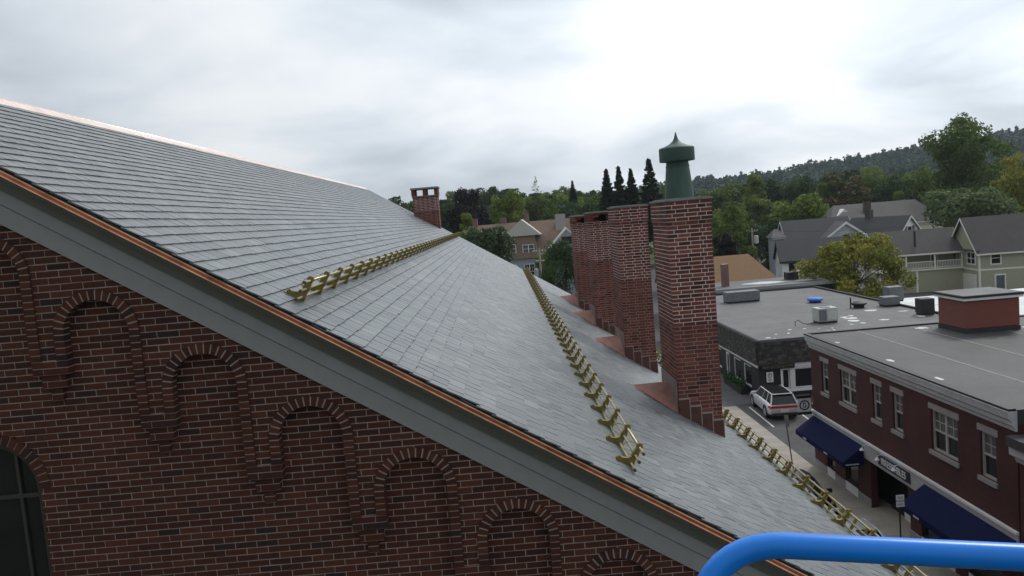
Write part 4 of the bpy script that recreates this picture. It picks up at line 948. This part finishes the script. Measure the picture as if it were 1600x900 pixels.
for sx in (-1, 1): tr.prism([(17.9+sx*3.6, .9, 7.95), (17.9+sx*3.6, .9, 8.25), (17.9, .9, 11.85), (17.9, .9, 11.5)], [(17.9+sx*3.6, 8, 7.95), (17.9+sx*3.6, 8, 8.25), (17.9, 8, 11.85), (17.9, 8, 11.5)])
tr.build('gable_trim', m_cream, h)
for a, z, n in ((8.2, 8.2, 1), (10.3, 8.0, 2)): window(h, '-y', 0, a, a+(1.0 if n == 1 else 2.0), z, z+1.5, cols=n, top=(1, 1), rec=-.06, fw=.09, frame=m_white, glass=m_glass_soft)
window(h, '-y', 1.0, 17.0, 18.8, 9.0, 10.3, cols=2, top=(1, 1), rec=-.03, fw=.08, frame=m_darkframe)
for a in (2.2, 4.6): window(h, '-y', 3, a, a+1.3, 5.2, 7.0, top=(1, 1), rec=-.03, fw=.09, frame=m_white)
window(h, '-y', 0, 10.4, 12.1, 3.6, 6.2, cols=2, top=(2, 2), rec=-.03, fw=.08, frame=m_white)
rw = MB(); ring(rw, 8.6, 5.6, .55, .75, -.06, .01, 0, 2*math.pi, 16); rwo = rw.build('round_window', m_white, h); g = MB(); ring(g, 8.6, 5.6, .01, .55, -.03, -.005, 0, 2*math.pi, 16); g.build('pane', m_glass, rwo)
dmr = MB(); dmr.box(4.3, 6.4, 2.6, 6, 8.6, 10.2); dmr.build('dormer', m_rf4, h); window(h, '-y', 2.6, 4.7, 6.0, 8.8, 10.0, top=None, rec=-.03, fw=.1, frame=m_white)
for xx, yy_, t_ in ((1.2, 9, 14.6), (6.4, 9.5, 14.4), (10.6, 9, 14.9)): c_ = MB(); c_.box(xx, xx+.9, yy_, yy_+.9, 11.5, t_); c_.build('chimney', _m['old_brick'], h)
c_ = MB(); c_.box(16.2, 18.0, 7, 8.4, 10.5, 14.2); c_.build('grey_chimney', m_stone, h)

# ------------------------------------------------------------------ poles, wires, street signs
def pole(name, label, x, y, hgt, arms, group=None):
    t = thing(name, label, 'utility pole', (x, y, 0)); MB().tube([(x, y, 0), (x, y, hgt)], [.17, .12], 8).build('shaft', m_pole, t, world=True, smooth=True)
    for z, wd in arms:
        MB().box(x-wd, x+wd, y-.06, y+.06, z-.07, z+.07).build('crossarm', m_pole, t, world=True)
        i_ = MB()
        for q in (-.9, -.45, .45, .9): i_.lathe([(.05, .07), (.07, .12), (.03, .22)], (x+wd*q, y, z), 6)
        i_.build('insulators', m_white, t, world=True, kind='stuff')
    return t
p1 = pole('utility_pole', 'wooden utility pole with grey transformer beside the white barn house', *(at(1177, 400, 118)[:2]), 9.6, [(9.1, .9)])
xq, yq = at(1177, 400, 118)[:2]; t_ = MB(); t_.lathe([(.33, 0), (.36, .05), (.36, 1.1), (.3, 1.2)], (xq+.55, yq-.1, 7.2), 12); t_.build('transformer', M('pale_grey_can', (.45, .5, .46), .5, .1), p1, world=True)
x2, y2 = at(844, 410, 100)[:2]; p2 = pole('utility_pole', 'wooden utility pole with crossarms in front of the grey inn', x2, y2, 9.9, [(9.5, .9), (8.2, .55)])
t_ = MB(); t_.lathe([(.28, 0), (.28, .9), (.2, 1.0)], (x2-.6, y2-.1, 6.3), 10); t_.build('transformer', m_steel, p2, world=True)
def wire(a, b, sag, label):
    a, b = Vector(a), Vector(b); solo(MB().tube([a.lerp(b, i/12)-Vector((0, 0, sag*4*(i/12)*(1-i/12))) for i in range(13)], .022, 4).build('overhead_wire', m_black), label, 'wire', 'overhead wires')
wire((x2+.8, y2, 9.6), (xq-.8, yq, 9.2), 1.2, 'thin black overhead wire strung between the two utility poles'); wire((xq+.8, yq, 9.2), (75, 116, 8.6), 1.0, 'thin black wire from transformer pole towards the white gable house'); wire((xq, yq, 6.6), (45, 107.6, 4.6), .6, 'thin service wire from transformer pole down to the white barn house')
wire((xq-.8, yq, 9.2), (26, 160, 9), 1., 'thin black overhead wire running from transformer pole towards the conifers')
# signs by the kerb
t = thing('street_sign', 'narrow parking sign on a leaning steel post by the parking lot', 'sign', (13.9, 37.75, .15))
a, b = Vector((13.9, 37.75, .148)), Vector((13.6, 37.75, 3.05)); MB().tube([a, b], .03, 6).build('post', M('rusty_post', (.13, .11, .095), .8, .3, 6), t, world=True)
for z0, z1, m_ in ((.80, .88, m_steel), (.89, 1.0, m_white)):
    p, q = a.lerp(b, z0), a.lerp(b, z1); s_ = MB(); s_.prism([(p.x-.06, p.y-.05, p.z), (p.x+.16, p.y-.01, p.z), (q.x+.16, q.y-.01, q.z), (q.x-.06, q.y-.05, q.z)], [(p.x-.06, p.y-.045, p.z), (p.x+.16, p.y-.005, p.z), (q.x+.16, q.y-.005, q.z), (q.x-.06, q.y-.045, q.z)]); s_.build('sign_plate', m_ if m_ is m_steel else M('weathered_sign', (.3, .29, .27), .6, .35, 12), t, world=True)
t = thing('street_sign', 'small white no parking sign on a thin dark post near the navy awning', 'sign', (13.9, 27.27, .15))
MB().tube([(13.9, 27.27, .148), (13.9, 27.27, 2.75)], .028, 6).build('post', m_black, t, world=True)
s_ = MB(); s_.box(13.76, 14.06, 27.215, 27.235, 2.3, 2.75); so3 = s_.build('sign_plate', m_white, t, world=True)
off_ = chain(so3)
for z, s in ((2.65, 'NO'), (2.52, 'PARK'), (2.39, 'ING')): textmesh(s, .13, m_black, 'lettering', so3, frame4((13.91-off_[0], 27.212-off_[1], z-off_[2]), (1, 0, 0), (0, 0, 1)), .001)
bn = thing('litter_bin', 'dark green bin standing beside the silver car', 'bin', (18.95, 46.6, .012))
b_ = MB(); b_.hexa([(18.7, 46.35, .012), (19.2, 46.35, .012), (19.2, 46.85, .012), (18.7, 46.85, .012)], [(18.6, 46.25, .95), (19.3, 46.25, .95), (19.3, 46.95, .95), (18.6, 46.95, .95)]); b_.build('body', M('dark_green', (.012, .03, .022), .6, .2), bn, world=True); rbox('lid', bn, _m['dark_green'], 18.57, 19.33, 46.22, 46.98, .952, 1.02)

# ------------------------------------------------------------------ cars
def car(name, label, loc, rz, col, kind='suv', roofcol=None, group=None):
    t = thing(name, label, 'car', loc, rz, group)
    paint = M('paint_'+name+label[:8], col, .25, .03, 4, metal=.35, spec=.6)
    if kind == 'suv':
        ST = [(-2.46, .80, .42, .86), (-2.42, .90, .36, .98), (-2.2, .955, .30, 1.02), (-1.4, .965, .27, 1.04), (0, .965, .26, 1.02), (1.1, .965, .26, 1.0), (1.8, .955, .27, .96), (2.25, .90, .32, .88), (2.42, .80, .36, .78), (2.48, .62, .42, .66)]
        CB_ = [(-2.36, .82), (1.05, .84)]; CT = [(-1.98, .62), (.30, .66)]; H = 1.66
    else:
        ST = [(-2.32, .72, .42, .82), (-2.26, .84, .34, .92), (-1.9, .90, .28, .95), (-1.2, .915, .24, .94), (0, .915, .23, .92), (.9, .915, .23, .91), (1.6, .90, .25, .84), (2.1, .84, .3, .74), (2.28, .72, .34, .64), (2.33, .55, .4, .56)]
        CB_ = [(-1.75, .78), (.95, .80)]; CT = [(-.95, .58), (.12, .60)]; H = 1.42
    b = MB(); n = 12
    for (y, w_, zb, zt) in ST:
        h_ = zt-zb
        half = [(w_*.80, zb), (w_*.97, zb+.12*h_), (w_, zb+.35*h_), (w_*.995, zb+.62*h_), (w_*.955, zb+.86*h_), (w_*.86, zt)]
        b.v += [(x, y, z) for x, z in half]+[(-x, y, z) for x, z in half[::-1]]
    for i in range(len(ST)-1):
        for k in range(n): b.f.append((i*n+k, (i+1)*n+k, (i+1)*n+(k+1) % n, i*n+(k+1) % n))
    b.f += [tuple(range(n)), tuple(range((len(ST)-1)*n, len(ST)*n))[::-1]]; b.t = [.5]*len(b.f)
    body = autosmooth(b.build('body', paint, t), 50)
    zb0 = ST[3][3]-.02
    g = MB(); lo = [(-CB_[0][1], CB_[0][0], zb0), (CB_[0][1], CB_[0][0], zb0), (CB_[1][1], CB_[1][0], zb0-.03), (-CB_[1][1], CB_[1][0], zb0-.03)]; hi = [(-CT[0][1], CT[0][0], H-.06), (CT[0][1], CT[0][0], H-.06), (CT[1][1], CT[1][0], H-.05), (-CT[1][1], CT[1][0], H-.05)]
    g.hexa(lo, hi); g.build('windows', m_glass, t)
    p = MB()
    for i in range(4): p.tube([Vector(lo[i]), Vector(hi[i])], .045 if kind == 'suv' and i < 2 else .035, 6)
    for s in (0, 1):
        a_, c_ = (Vector(lo[0]), Vector(lo[3])) if s == 0 else (Vector(lo[1]), Vector(lo[2])); d_, e_ = (Vector(hi[0]), Vector(hi[3])) if s == 0 else (Vector(hi[1]), Vector(hi[2]))
        for f_ in (.28, .58): p.tube([a_.lerp(c_, f_), d_.lerp(e_, f_)], .03, 5)
        p.tube([d_, e_], .035, 6)
    p.build('pillars', paint, t)
    r = MB(); rx = [(CT[0][0]-.06, .60), (CT[0][0]+.3, .66), ((CT[0][0]+CT[1][0])/2, .68), (CT[1][0], .64)]
    for y, w_ in rx: r.v += [(-w_, y, H-.055), (-w_*.8, y, H-.01), (0, y, H+.015), (w_*.8, y, H-.01), (w_, y, H-.055)]
    for i in range(len(rx)-1):
        for k in range(4): r.f.append((i*5+k, i*5+k+1, (i+1)*5+k+1, (i+1)*5+k))
    r.t = [.5]*len(r.f); r.build('roof', M('gloss_black', (.012, .012, .014), .15, .05) if roofcol == 'black' else paint, t, smooth=True)
    if kind == 'suv': q = MB(); q.box(-.62, .62, CT[0][0]-.22, CT[0][0]-.02, H-.05, H-.02); q.build('spoiler', paint, t)
    yw = (-1.42, 1.5) if kind == 'suv' else (-1.35, 1.35); rw_ = .37 if kind == 'suv' else .33; wx = ST[4][1]
    for y in yw:
        for s in (-1, 1):
            a_ = MB(); a_.tube([(s*(wx-.10), y, rw_+.02), (s*(wx+.006), y, rw_+.02)], rw_+.075, 20); a_.build('wheel_arch', m_black, t)
            w_ = MB(); w_.tube([(s*(wx-.22), y, rw_), (s*(wx-.02), y, rw_), (s*(wx+.012), y, rw_)], [rw_, rw_, rw_*.93], 20); wo = w_.build('wheel', m_blackrub, t, smooth=False)
            c_ = MB(); c_.tube([(s*(wx-.05), y, rw_), (s*(wx+.018), y, rw_)], rw_*.66, 14); c_.build('rim', m_steel, wo)
    red = M('tail_light', (.45, .015, .02), .2, .05); ye = ST[1][0]
    l = MB()
    if kind == 'suv': l.hexa([(-.90, ye-.05, .80), (.90, ye-.05, .80), (.968, ye+.22, .80), (-.968, ye+.22, .80)], [(-.86, ye-.035, .93), (.86, ye-.035, .93), (.955, ye+.22, .95), (-.955, ye+.22, .95)])
    else:
        for s in (-1, 1): l.box(min(s*.5, s*.86), max(s*.5, s*.86), ye-.03, ye+.12, .68, .82)
    l.build('tail_light', red, t)
    hl = MB()
    for s in (-1, 1): hl.box(min(s*.45, s*.78), max(s*.45, s*.78), ST[-3][0]+.02, ST[-3][0]+.16, .62, .74)
    hl.build('headlight', M('lamp_lens', (.6, .62, .65), .1, .05), t)
    bp = MB(); bp.box(-.82, .82, ye-.05, ye+.1, ST[1][2]-.06, ST[1][2]+.12); bp.build('bumper', M('dark_plastic', (.03, .03, .032), .6, .1), t)
    lp = MB(); lp.box(-.26, .26, ye-.045, ye-.02, .56, .70); lp.build('licence_plate', m_white, t)
    for s in (-1, 1): mr = MB(); mr.box(min(s*.9, s*1.1), max(s*.9, s*1.1), .72, .86, zb0, zb0+.15); mr.build('mirror', paint, t)
    return t
car('parked_car', 'silver estate car with black glass roof parked before the black shop', (17.12, 49.55, .016), R(-3), (.62, .63, .66), 'suv', 'black')
car('parked_car', 'black car at the kerb beneath the eave of the hall', (12.55, 33.4, .012), R(180), (.006, .006, .008), 'sedan')
car('parked_car', 'silver car at the kerb behind the blue rail', (12.55, 27.6, .012), R(180), (.45, .46, .48), 'sedan')
car('parked_car', 'silver sedan parked against the sage green house', (65.8, 89.5, .012), R(93), (.36, .38, .41), 'sedan')
# ------------------------------------------------------------------ trees
def leaf_mesh(name, P, Nn, S, T, mat, rng, asp=.75):
    n = len(P); a = rng.normal(size=(n, 3)); Nn = Nn/np.linalg.norm(Nn, axis=1, keepdims=True)
    u = np.cross(Nn, a); u /= np.linalg.norm(u, axis=1, keepdims=True)+1e-9; v = np.cross(Nn, u)
    S = S[:, None]; V = np.empty((n, 4, 3))
    V[:, 0] = P-u*S; V[:, 1] = P-v*S*asp+Nn*S*.15; V[:, 2] = P+u*S; V[:, 3] = P+v*S*asp-Nn*S*.15
    me = bpy.data.meshes.new(name); me.vertices.add(n*4); me.vertices.foreach_set('co', V.reshape(-1).astype(np.float32))
    me.loops.add(n*4); me.loops.foreach_set('vertex_index', np.arange(n*4, dtype=np.int32)); me.polygons.add(n)
    me.polygons.foreach_set('loop_start', np.arange(0, n*4, 4, dtype=np.int32)); me.update(calc_edges=True)
    at_ = me.attributes.new('tone', 'FLOAT', 'FACE'); at_.data.foreach_set('value', np.clip(T, 0, 1).astype(np.float32)); me.materials.append(mat); return me
ASP = {'round': 1.9, 'wide': 1.35, 'tall': 2.7, 'open': 1.9}
def crown_decid(seed, n, mat, leaf=.05, lobes=26, shape='round', open_=0., lr=(.20, .40), spread=(.12, .62)):
    g = np.random.default_rng(seed); C = []; Rr = []; A_ = ASP[shape]
    for i in range(lobes):
        z = g.uniform(.08, .93); 
        if shape == 'round': rad = math.sqrt(max(1-((z-.45)/.56)**2, .02))
        elif shape == 'wide': rad = math.sqrt(max(1-((z-.5)/.55)**2, .05))
        elif shape == 'tall': rad = (.95 if z < .35 else .95*(1-.75*(z-.35)/.65))
        else: rad = math.sqrt(max(1-((z-.55)/.5)**2, .05))*g.uniform(.6, 1.1)
        a = g.uniform(0, 2*math.pi); r = rad*math.sqrt(g.uniform(*spread)); C.append((r*math.cos(a), r*math.sin(a), z)); Rr.append(g.uniform(*lr)*(1 if shape != 'tall' else .8))
    C = np.array(C); Rr = np.array(Rr); hs = .5
    w_ = Rr**2/np.sum(Rr**2); idx = g.choice(lobes, n, p=w_)
    d = g.normal(size=(n, 3)); d[:, 2] += .25; d /= np.linalg.norm(d, axis=1, keepdims=True)
    lump = 1+.18*np.sin(d[:, 0]*7+idx)*np.sin(d[:, 1]*6+idx*2)+.1*np.sin(d[:, 2]*11+idx)
    rr_ = Rr[idx]*(g.uniform(.55, 1.04, n)**.6)*lump
    P = C[idx]+d*rr_[:, None]*np.array([1, 1, 1/A_]); P[:, 2] = np.clip(P[:, 2], 0, 1.08)
    keep = g.random(n) > open_*(np.sin(P[:, 0]*9+seed)*np.sin(P[:, 1]*8)*np.sin(P[:, 2]*17) > .1)
    P, d, idx = P[keep], d[keep], idx[keep]
    # stray sprays outside the lobes keep the outline ragged
    P[:, 2] *= A_; ltone = g.uniform(.2, .8, lobes); T = ltone[idx]+g.normal(0, .14, len(P))
    Nn = d+g.normal(0, .55, (len(P), 3)); S = leaf*g.uniform(.55, 1.25, len(P))
    me = leaf_mesh('crown', P, Nn, S, T, mat, g); me['aspect'] = A_; return me
def crown_conifer(seed, n, mat, sparse=False):
    g = np.random.default_rng(seed); P = []; D = []
    tiers = 34 if not sparse else 16
    for k in range(tiers):
        nb = 8 if not sparse else 5
        for b in range(nb):
            z = min(max((k+g.uniform(-.9, .9))/tiers, 0), .985); L = (1-z)**.85*(1 if not sparse else .8)
            a = g.uniform(0, 2*math.pi); Lb = L*g.uniform(.65, 1.1); m_ = max(3, int(n/tiers/nb*(.35+L)*1.5)); t = np.sqrt(g.random(m_))
            x = np.cos(a)*t*Lb; y = np.sin(a)*t*Lb; w_ = g.normal(0, .07, m_)*(1.1-t)
            P.append(np.stack([x-np.sin(a)*w_, y+np.cos(a)*w_, z+.02-t*Lb*.10+.07*t**3*Lb+g.normal(0, .006, m_)], 1)); D.append(np.stack([np.cos(a)*np.ones(m_)*.5, np.sin(a)*np.ones(m_)*.5, np.ones(m_)], 1))
    P = np.concatenate(P); P[:, 2] *= 4.2; D = np.concatenate(D)+g.normal(0, .8, (len(P), 3)); me = leaf_mesh('crown', P, D, (.085 if not sparse else .05)*g.uniform(.6, 1.2, len(P)), g.uniform(.2, .8, len(P)), mat, g, .6); me['aspect'] = 4.2; return me
def leafmat(name, a, b, c): return M(name, b, .6, 0, ramp=[(0, a), (.5, b), (1, c)], spec=.12, translucent=.3)
lm_g = leafmat('leaf_green', (.05, .082, .018), (.095, .145, .033), (.165, .225, .058)); lm_b = leafmat('leaf_bright', (.078, .118, .02), (.15, .21, .036), (.24, .30, .065))
lm_d = leafmat('leaf_dark', (.026, .05, .02), (.048, .086, .03), (.08, .128, .048)); lm_y = leafmat('leaf_yellow_green', (.10, .12, .018), (.20, .21, .035), (.36, .31, .065))
lm_p = leafmat('leaf_copper', (.008, .007, .010), (.014, .011, .015), (.028, .02, .022)); lm_w = leafmat('leaf_pale', (.06, .095, .032), (.105, .15, .055), (.16, .21, .09)); lm_o = leafmat('leaf_russet', (.05, .06, .02), (.09, .09, .035), (.16, .10, .04)); lm_c = leafmat('needle', (.010, .022, .014), (.018, .036, .02), (.03, .052, .028))
CR = {'g1': crown_decid(1, 6500, lm_g), 'g2': crown_decid(2, 6500, lm_g, shape='tall'), 'b1': crown_decid(3, 7500, lm_b, lobes=34), 'b2': crown_decid(4, 6500, lm_b, shape='tall'), 'd1': crown_decid(5, 6500, lm_d), 'd2': crown_decid(6, 6500, lm_d, shape='wide'),
      'y1': crown_decid(7, 15000, lm_y, .032, 60, 'wide', .35, (.12, .25), (.05, .95)), 'p1': crown_decid(8, 7000, lm_p), 'w1': crown_decid(9, 8000, lm_w, .045, 34, 'wide'), 'o1': crown_decid(10, 7000, lm_o), 'big': crown_decid(11, 12000, lm_g, .032, 64, 'open', .4, (.12, .25), (.05, .98)), 'big2': crown_decid(12, 10000, lm_g, .034, 40, 'tall', .2),
      'n1': crown_decid(13, 9000, lm_d, .04, 36), 'c1': crown_conifer(21, 8000, lm_c), 'c2': crown_conifer(22, 8000, lm_c), 'cs': crown_conifer(23, 900, M('bare_twig', (.10, .085, .065), .9, 0, ramp=[(0, (.06, .05, .04)), (1, (.15, .12, .09))]), True), 'yr': crown_decid(14, 9000, lm_y, .04, 34, 'round', .2)}
def trunk_mesh(seed, con=False):
    g = random.Random(seed); mb = MB()
    if con: mb.tube([(0, 0, 0), (0, 0, .5), (0, 0, .98)], [.05, .03, .004], 7)
    else:
        mb.tube([(0, 0, 0), (.01, 0, .3), (.0, .01, .6), (.02, 0, .85)], [.055, .04, .028, .01], 8)
        for i in range(9):
            z = g.uniform(.3, .7); a = g.uniform(0, 6.28); L = g.uniform(.3, .6)
            mb.tube([(0, 0, z), (math.cos(a)*L*.5, math.sin(a)*L*.5, z+.09), (math.cos(a)*L, math.sin(a)*L, z+.2)], [.02, .012, .003], 5)
    return mb.mesh('trunk', m_bark, smooth=True)
TR = [trunk_mesh(i) for i in range(4)]; TRC = trunk_mesh(9, True)
tcount = [0]
def tree(kind, x, y, ztop, rad, z0c, label, group=None, name='tree', rot=None):
    gz = hill_h(x, y); tcount[0] += 1
    t = thing(name, label, 'tree', (x, y, gz-.05), 0, group)
    con = kind[0] == 'c'; H = ztop-gz
    rot = tcount[0]*2.4 if rot is None else rot
    k = bpy.data.objects.new('trunk', TRC if con else TR[tcount[0] % 4]); k.scale = (rad*(1 if not con else .35*H/rad/6), rad*(1 if not con else .35*H/rad/6), H); k.rotation_euler = (0, 0, rot); link(k, t)
    c = bpy.data.objects.new('crown', CR[kind]); c.location = (0, 0, max(z0c-gz, .2)); c.scale = (rad, rad, (ztop-max(z0c, gz+.2))/CR[kind]['aspect']); c.rotation_euler = (0, 0, rot); link(c, t); return t
def ptree(kind, px, ptop, hw, pbot, y, label, group=None, name='tree', rot=None):
    x, _, zt = at(px, ptop, y); zb = at(px, pbot, y)[2]; return tree(kind, x, y, zt, hw*y/1200*1.02, zb, label, group, name, rot)
# singled-out trees
ptree('y1', 1333, 374, 80, 478, 86, 'broad yellow green tree growing behind the mansard shop roof', name='yellow_green_tree')
ptree('n1', 874, 378, 34, 470, 78, 'round dark green tree in front of the grey inn beside the chimneys', name='round_tree')
ptree('d2', 760, 362, 44, 430, 112, 'low dark tree against the grey inn by the roof edge', name='dark_tree')
ptree('b2', 727, 332, 20, 400, 115, 'slim bright green tree left of the grey inn', name='slim_tree')
ptree('p1', 729, 297, 33, 372, 176, 'round almost black copper beech behind the grey inn', name='copper_beech')
ptree('b1', 790, 303, 33, 380, 168, 'bright green tree standing right of the copper beech', name='bright_tree')
ptree('cs', 836, 276, 22, 330, 172, 'bare topped conifer rising behind the grey inn', name='bare_conifer'); ptree('g1', 838, 308, 32, 380, 174, 'green tree around the foot of the bare conifer', name='leafy_tree')
ptree('c2', 894, 283, 13, 345, 205, 'small spruce tip above the woods beside the bare conifer', name='spruce_tree')
for px, pt, hw, kd, lb in ((947, 266, 27, 'c1', 'spruce at the left of the dark row of spruces'), (966, 262, 26, 'c2', 'second spruce in the dark row of spruces'), (985, 265, 26, 'c1', 'third spruce in the dark row of spruces'), (1013, 250, 32, 'c2', 'tallest spruce right of the dark row of spruces')): ptree(kd, px, pt, hw, 372, 160, lb, name='spruce_tree')
ptree('big', 1507, 178, 72, 330, 158, 'very tall open crowned tree above the sage green house', name='tall_tree', rot=.6); ptree('big2', 1490, 215, 58, 330, 162, 'dense tree at the foot of the very tall open crowned tree', name='leafy_tree')
ptree('w1', 1511, 298, 66, 372, 128, 'pale grey green rounded tree behind the sage green house', name='pale_tree')
ptree('yr', 1590, 248, 46, 400, 138, 'yellowing tree right of the pale grey green tree', name='yellowing_tree')
ptree('b2', 1405, 298, 17, 350, 172, 'small pointed bright tree above the cream hip roof', name='poplar_tree')
ptree('b1', 1243, 312, 52, 400, 148, 'big bright green tree behind the blue grey house', name='bright_tree'); ptree('o1', 1318, 276, 46, 345, 185, 'russet tinged tree behind the cream hip roofed house', name='russet_tree')
ptree('g2', 1143, 318, 42, 440, 112, 'tall green tree right of the chimney with the cowl', name='leafy_tree'); ptree('p1', 1128, 368, 26, 432, 108, 'dark purple shrubby tree beside the chimney with the cowl', name='purple_shrub'); ptree('g1', 1100, 330, 42, 440, 122, 'dense green tree behind the chimney with the cowl', name='leafy_tree')
ptree('d1', 1195, 345, 40, 440, 138, 'dark tree behind the transformer pole', name='dark_tree'); ptree('b2', 1178, 272, 26, 350, 190, 'light green tree top over the transformer pole', name='bright_tree')
ptree('g1', 1060, 330, 40, 430, 128, 'green tree seen between the chimney stacks', name='leafy_tree')
ptree('b1', 850, 395, 20, 440, 105, 'small bright bush at the foot of the grey inn', name='bush')
# the wood behind the houses: trees told apart only by their place
WK = {'g': 'mid green leafy tree of the wood behind the houses', 'd': 'dark green leafy tree of the wood behind the houses', 'b': 'bright green leafy tree of the wood behind the houses', 'n': 'dense deep green tree of the wood behind the houses'}
last = ['g1']
def pick(g_): last[0] = g_.choice(kinds); return last[0]
def WOODL(g_): return WK[last[0][0]], WK[last[0][0]].split(' tree')[0]+' trees of the wood'
gw = random.Random(41); kinds = ['g1', 'g2', 'd1', 'd2', 'g1', 'b1', 'd1', 'b2', 'n1', 'g2', 'd2']
for q in range(118):
    px = 600+q*9.6+gw.uniform(-18, 18); y = gw.choice((196, 212, 232, 255, 285, 320))+gw.uniform(-8, 8)
    base = 312-.035*(px-600)
    if px > 1100: base -= .035*(px-1100)
    pt = base+gw.uniform(-9, 16)+(255-y)*.06
    ptree(pick(gw), px, pt, gw.uniform(24, 40)*215/y, pt+78*215/y, y, *WOODL(gw), name='wood_tree')
for q in range(26):
    px = 620+q*38+gw.uniform(-14, 14); y = gw.uniform(178, 192); pt = 322-.03*(px-600)+gw.uniform(-6, 22)
    if 1290 < px < 1440: pt -= 20
    ptree(pick(gw), px, pt, gw.uniform(28, 40), pt+80, y, *WOODL(gw), name='wood_tree')
# far wooded hillside, one mass
g = np.random.default_rng(77); P = []; D = []; T = []; S = []
cnt = 0
while cnt < 5200:
    y = g.uniform(360, 2200) if g.random() < .45 else g.uniform(360, 1000); x = g.uniform(-.25, .95)*y
    gz = hill_h(x, y); cnt += 1
    hgt = g.uniform(8, 14); rad = g.uniform(4, 7); con = g.random() < .25; m_ = 36
    d = g.normal(size=(m_, 3)); d /= np.linalg.norm(d, axis=1, keepdims=True)
    p = d*np.array([rad, rad, hgt*.5])*g.uniform(.7, 1.05, (m_, 1)); p[:, 2] += hgt*.52
    if con: f_ = 1-np.clip(p[:, 2]/(hgt*1.3), 0, 1); p[:, 0] *= f_*.9; p[:, 1] *= f_*.9; p[:, 2] *= 1.25
    P.append(p+np.array([x, y, gz])); D.append(d+g.normal(0, .5, (m_, 3))); T.append(g.uniform(.1, .9)+g.normal(0, .1, m_)); S.append(g.uniform(.9, 1.9, m_)*(1+y/2500))
hm = leaf_mesh('hillside_forest', np.concatenate(P), np.concatenate(D), np.concatenate(S), np.concatenate(T), leafmat('forest_far', (.011, .036, .022), (.018, .054, .03), (.03, .075, .04)), g)
hf = bpy.data.objects.new('hillside_forest', hm); link(hf, None, 'dark wooded hillside beyond the town', 'forest', None, 'stuff')
# shrubs in the planter
g = np.random.default_rng(5); n = 900; p = np.stack([g.uniform(16.45, 17.05, n), g.uniform(54.4, 58.6, n), .45+g.random(n)**1.5*.5], 1); hp = leaf_mesh('foliage', p-np.array([16.75, 56.4, 0]), g.normal(size=(n, 3)), np.full(n, .07), g.random(n), lm_d, g); link(bpy.data.objects.new('foliage', hp), pln)

# thin summer haze over town and hills
hz = bpy.data.materials.new('haze'); hz.use_nodes = True; hz.node_tree.nodes.clear()
vo = hz.node_tree.nodes.new('ShaderNodeVolumePrincipled'); vo.inputs['Color'].default_value = (.80, .88, 1, 1); vo.inputs['Density'].default_value = .00013; vo.inputs['Anisotropy'].default_value = .2
oo = hz.node_tree.nodes.new('ShaderNodeOutputMaterial'); hz.node_tree.links.new(vo.outputs[0], oo.inputs['Volume'])
hzo = MB().box(-1750, 3050, -420, 3100, -2, 235).build('haze', hz, kind='stuff'); hzo['label'] = 'thin bluish summer haze over the town'; hzo['category'] = 'haze'
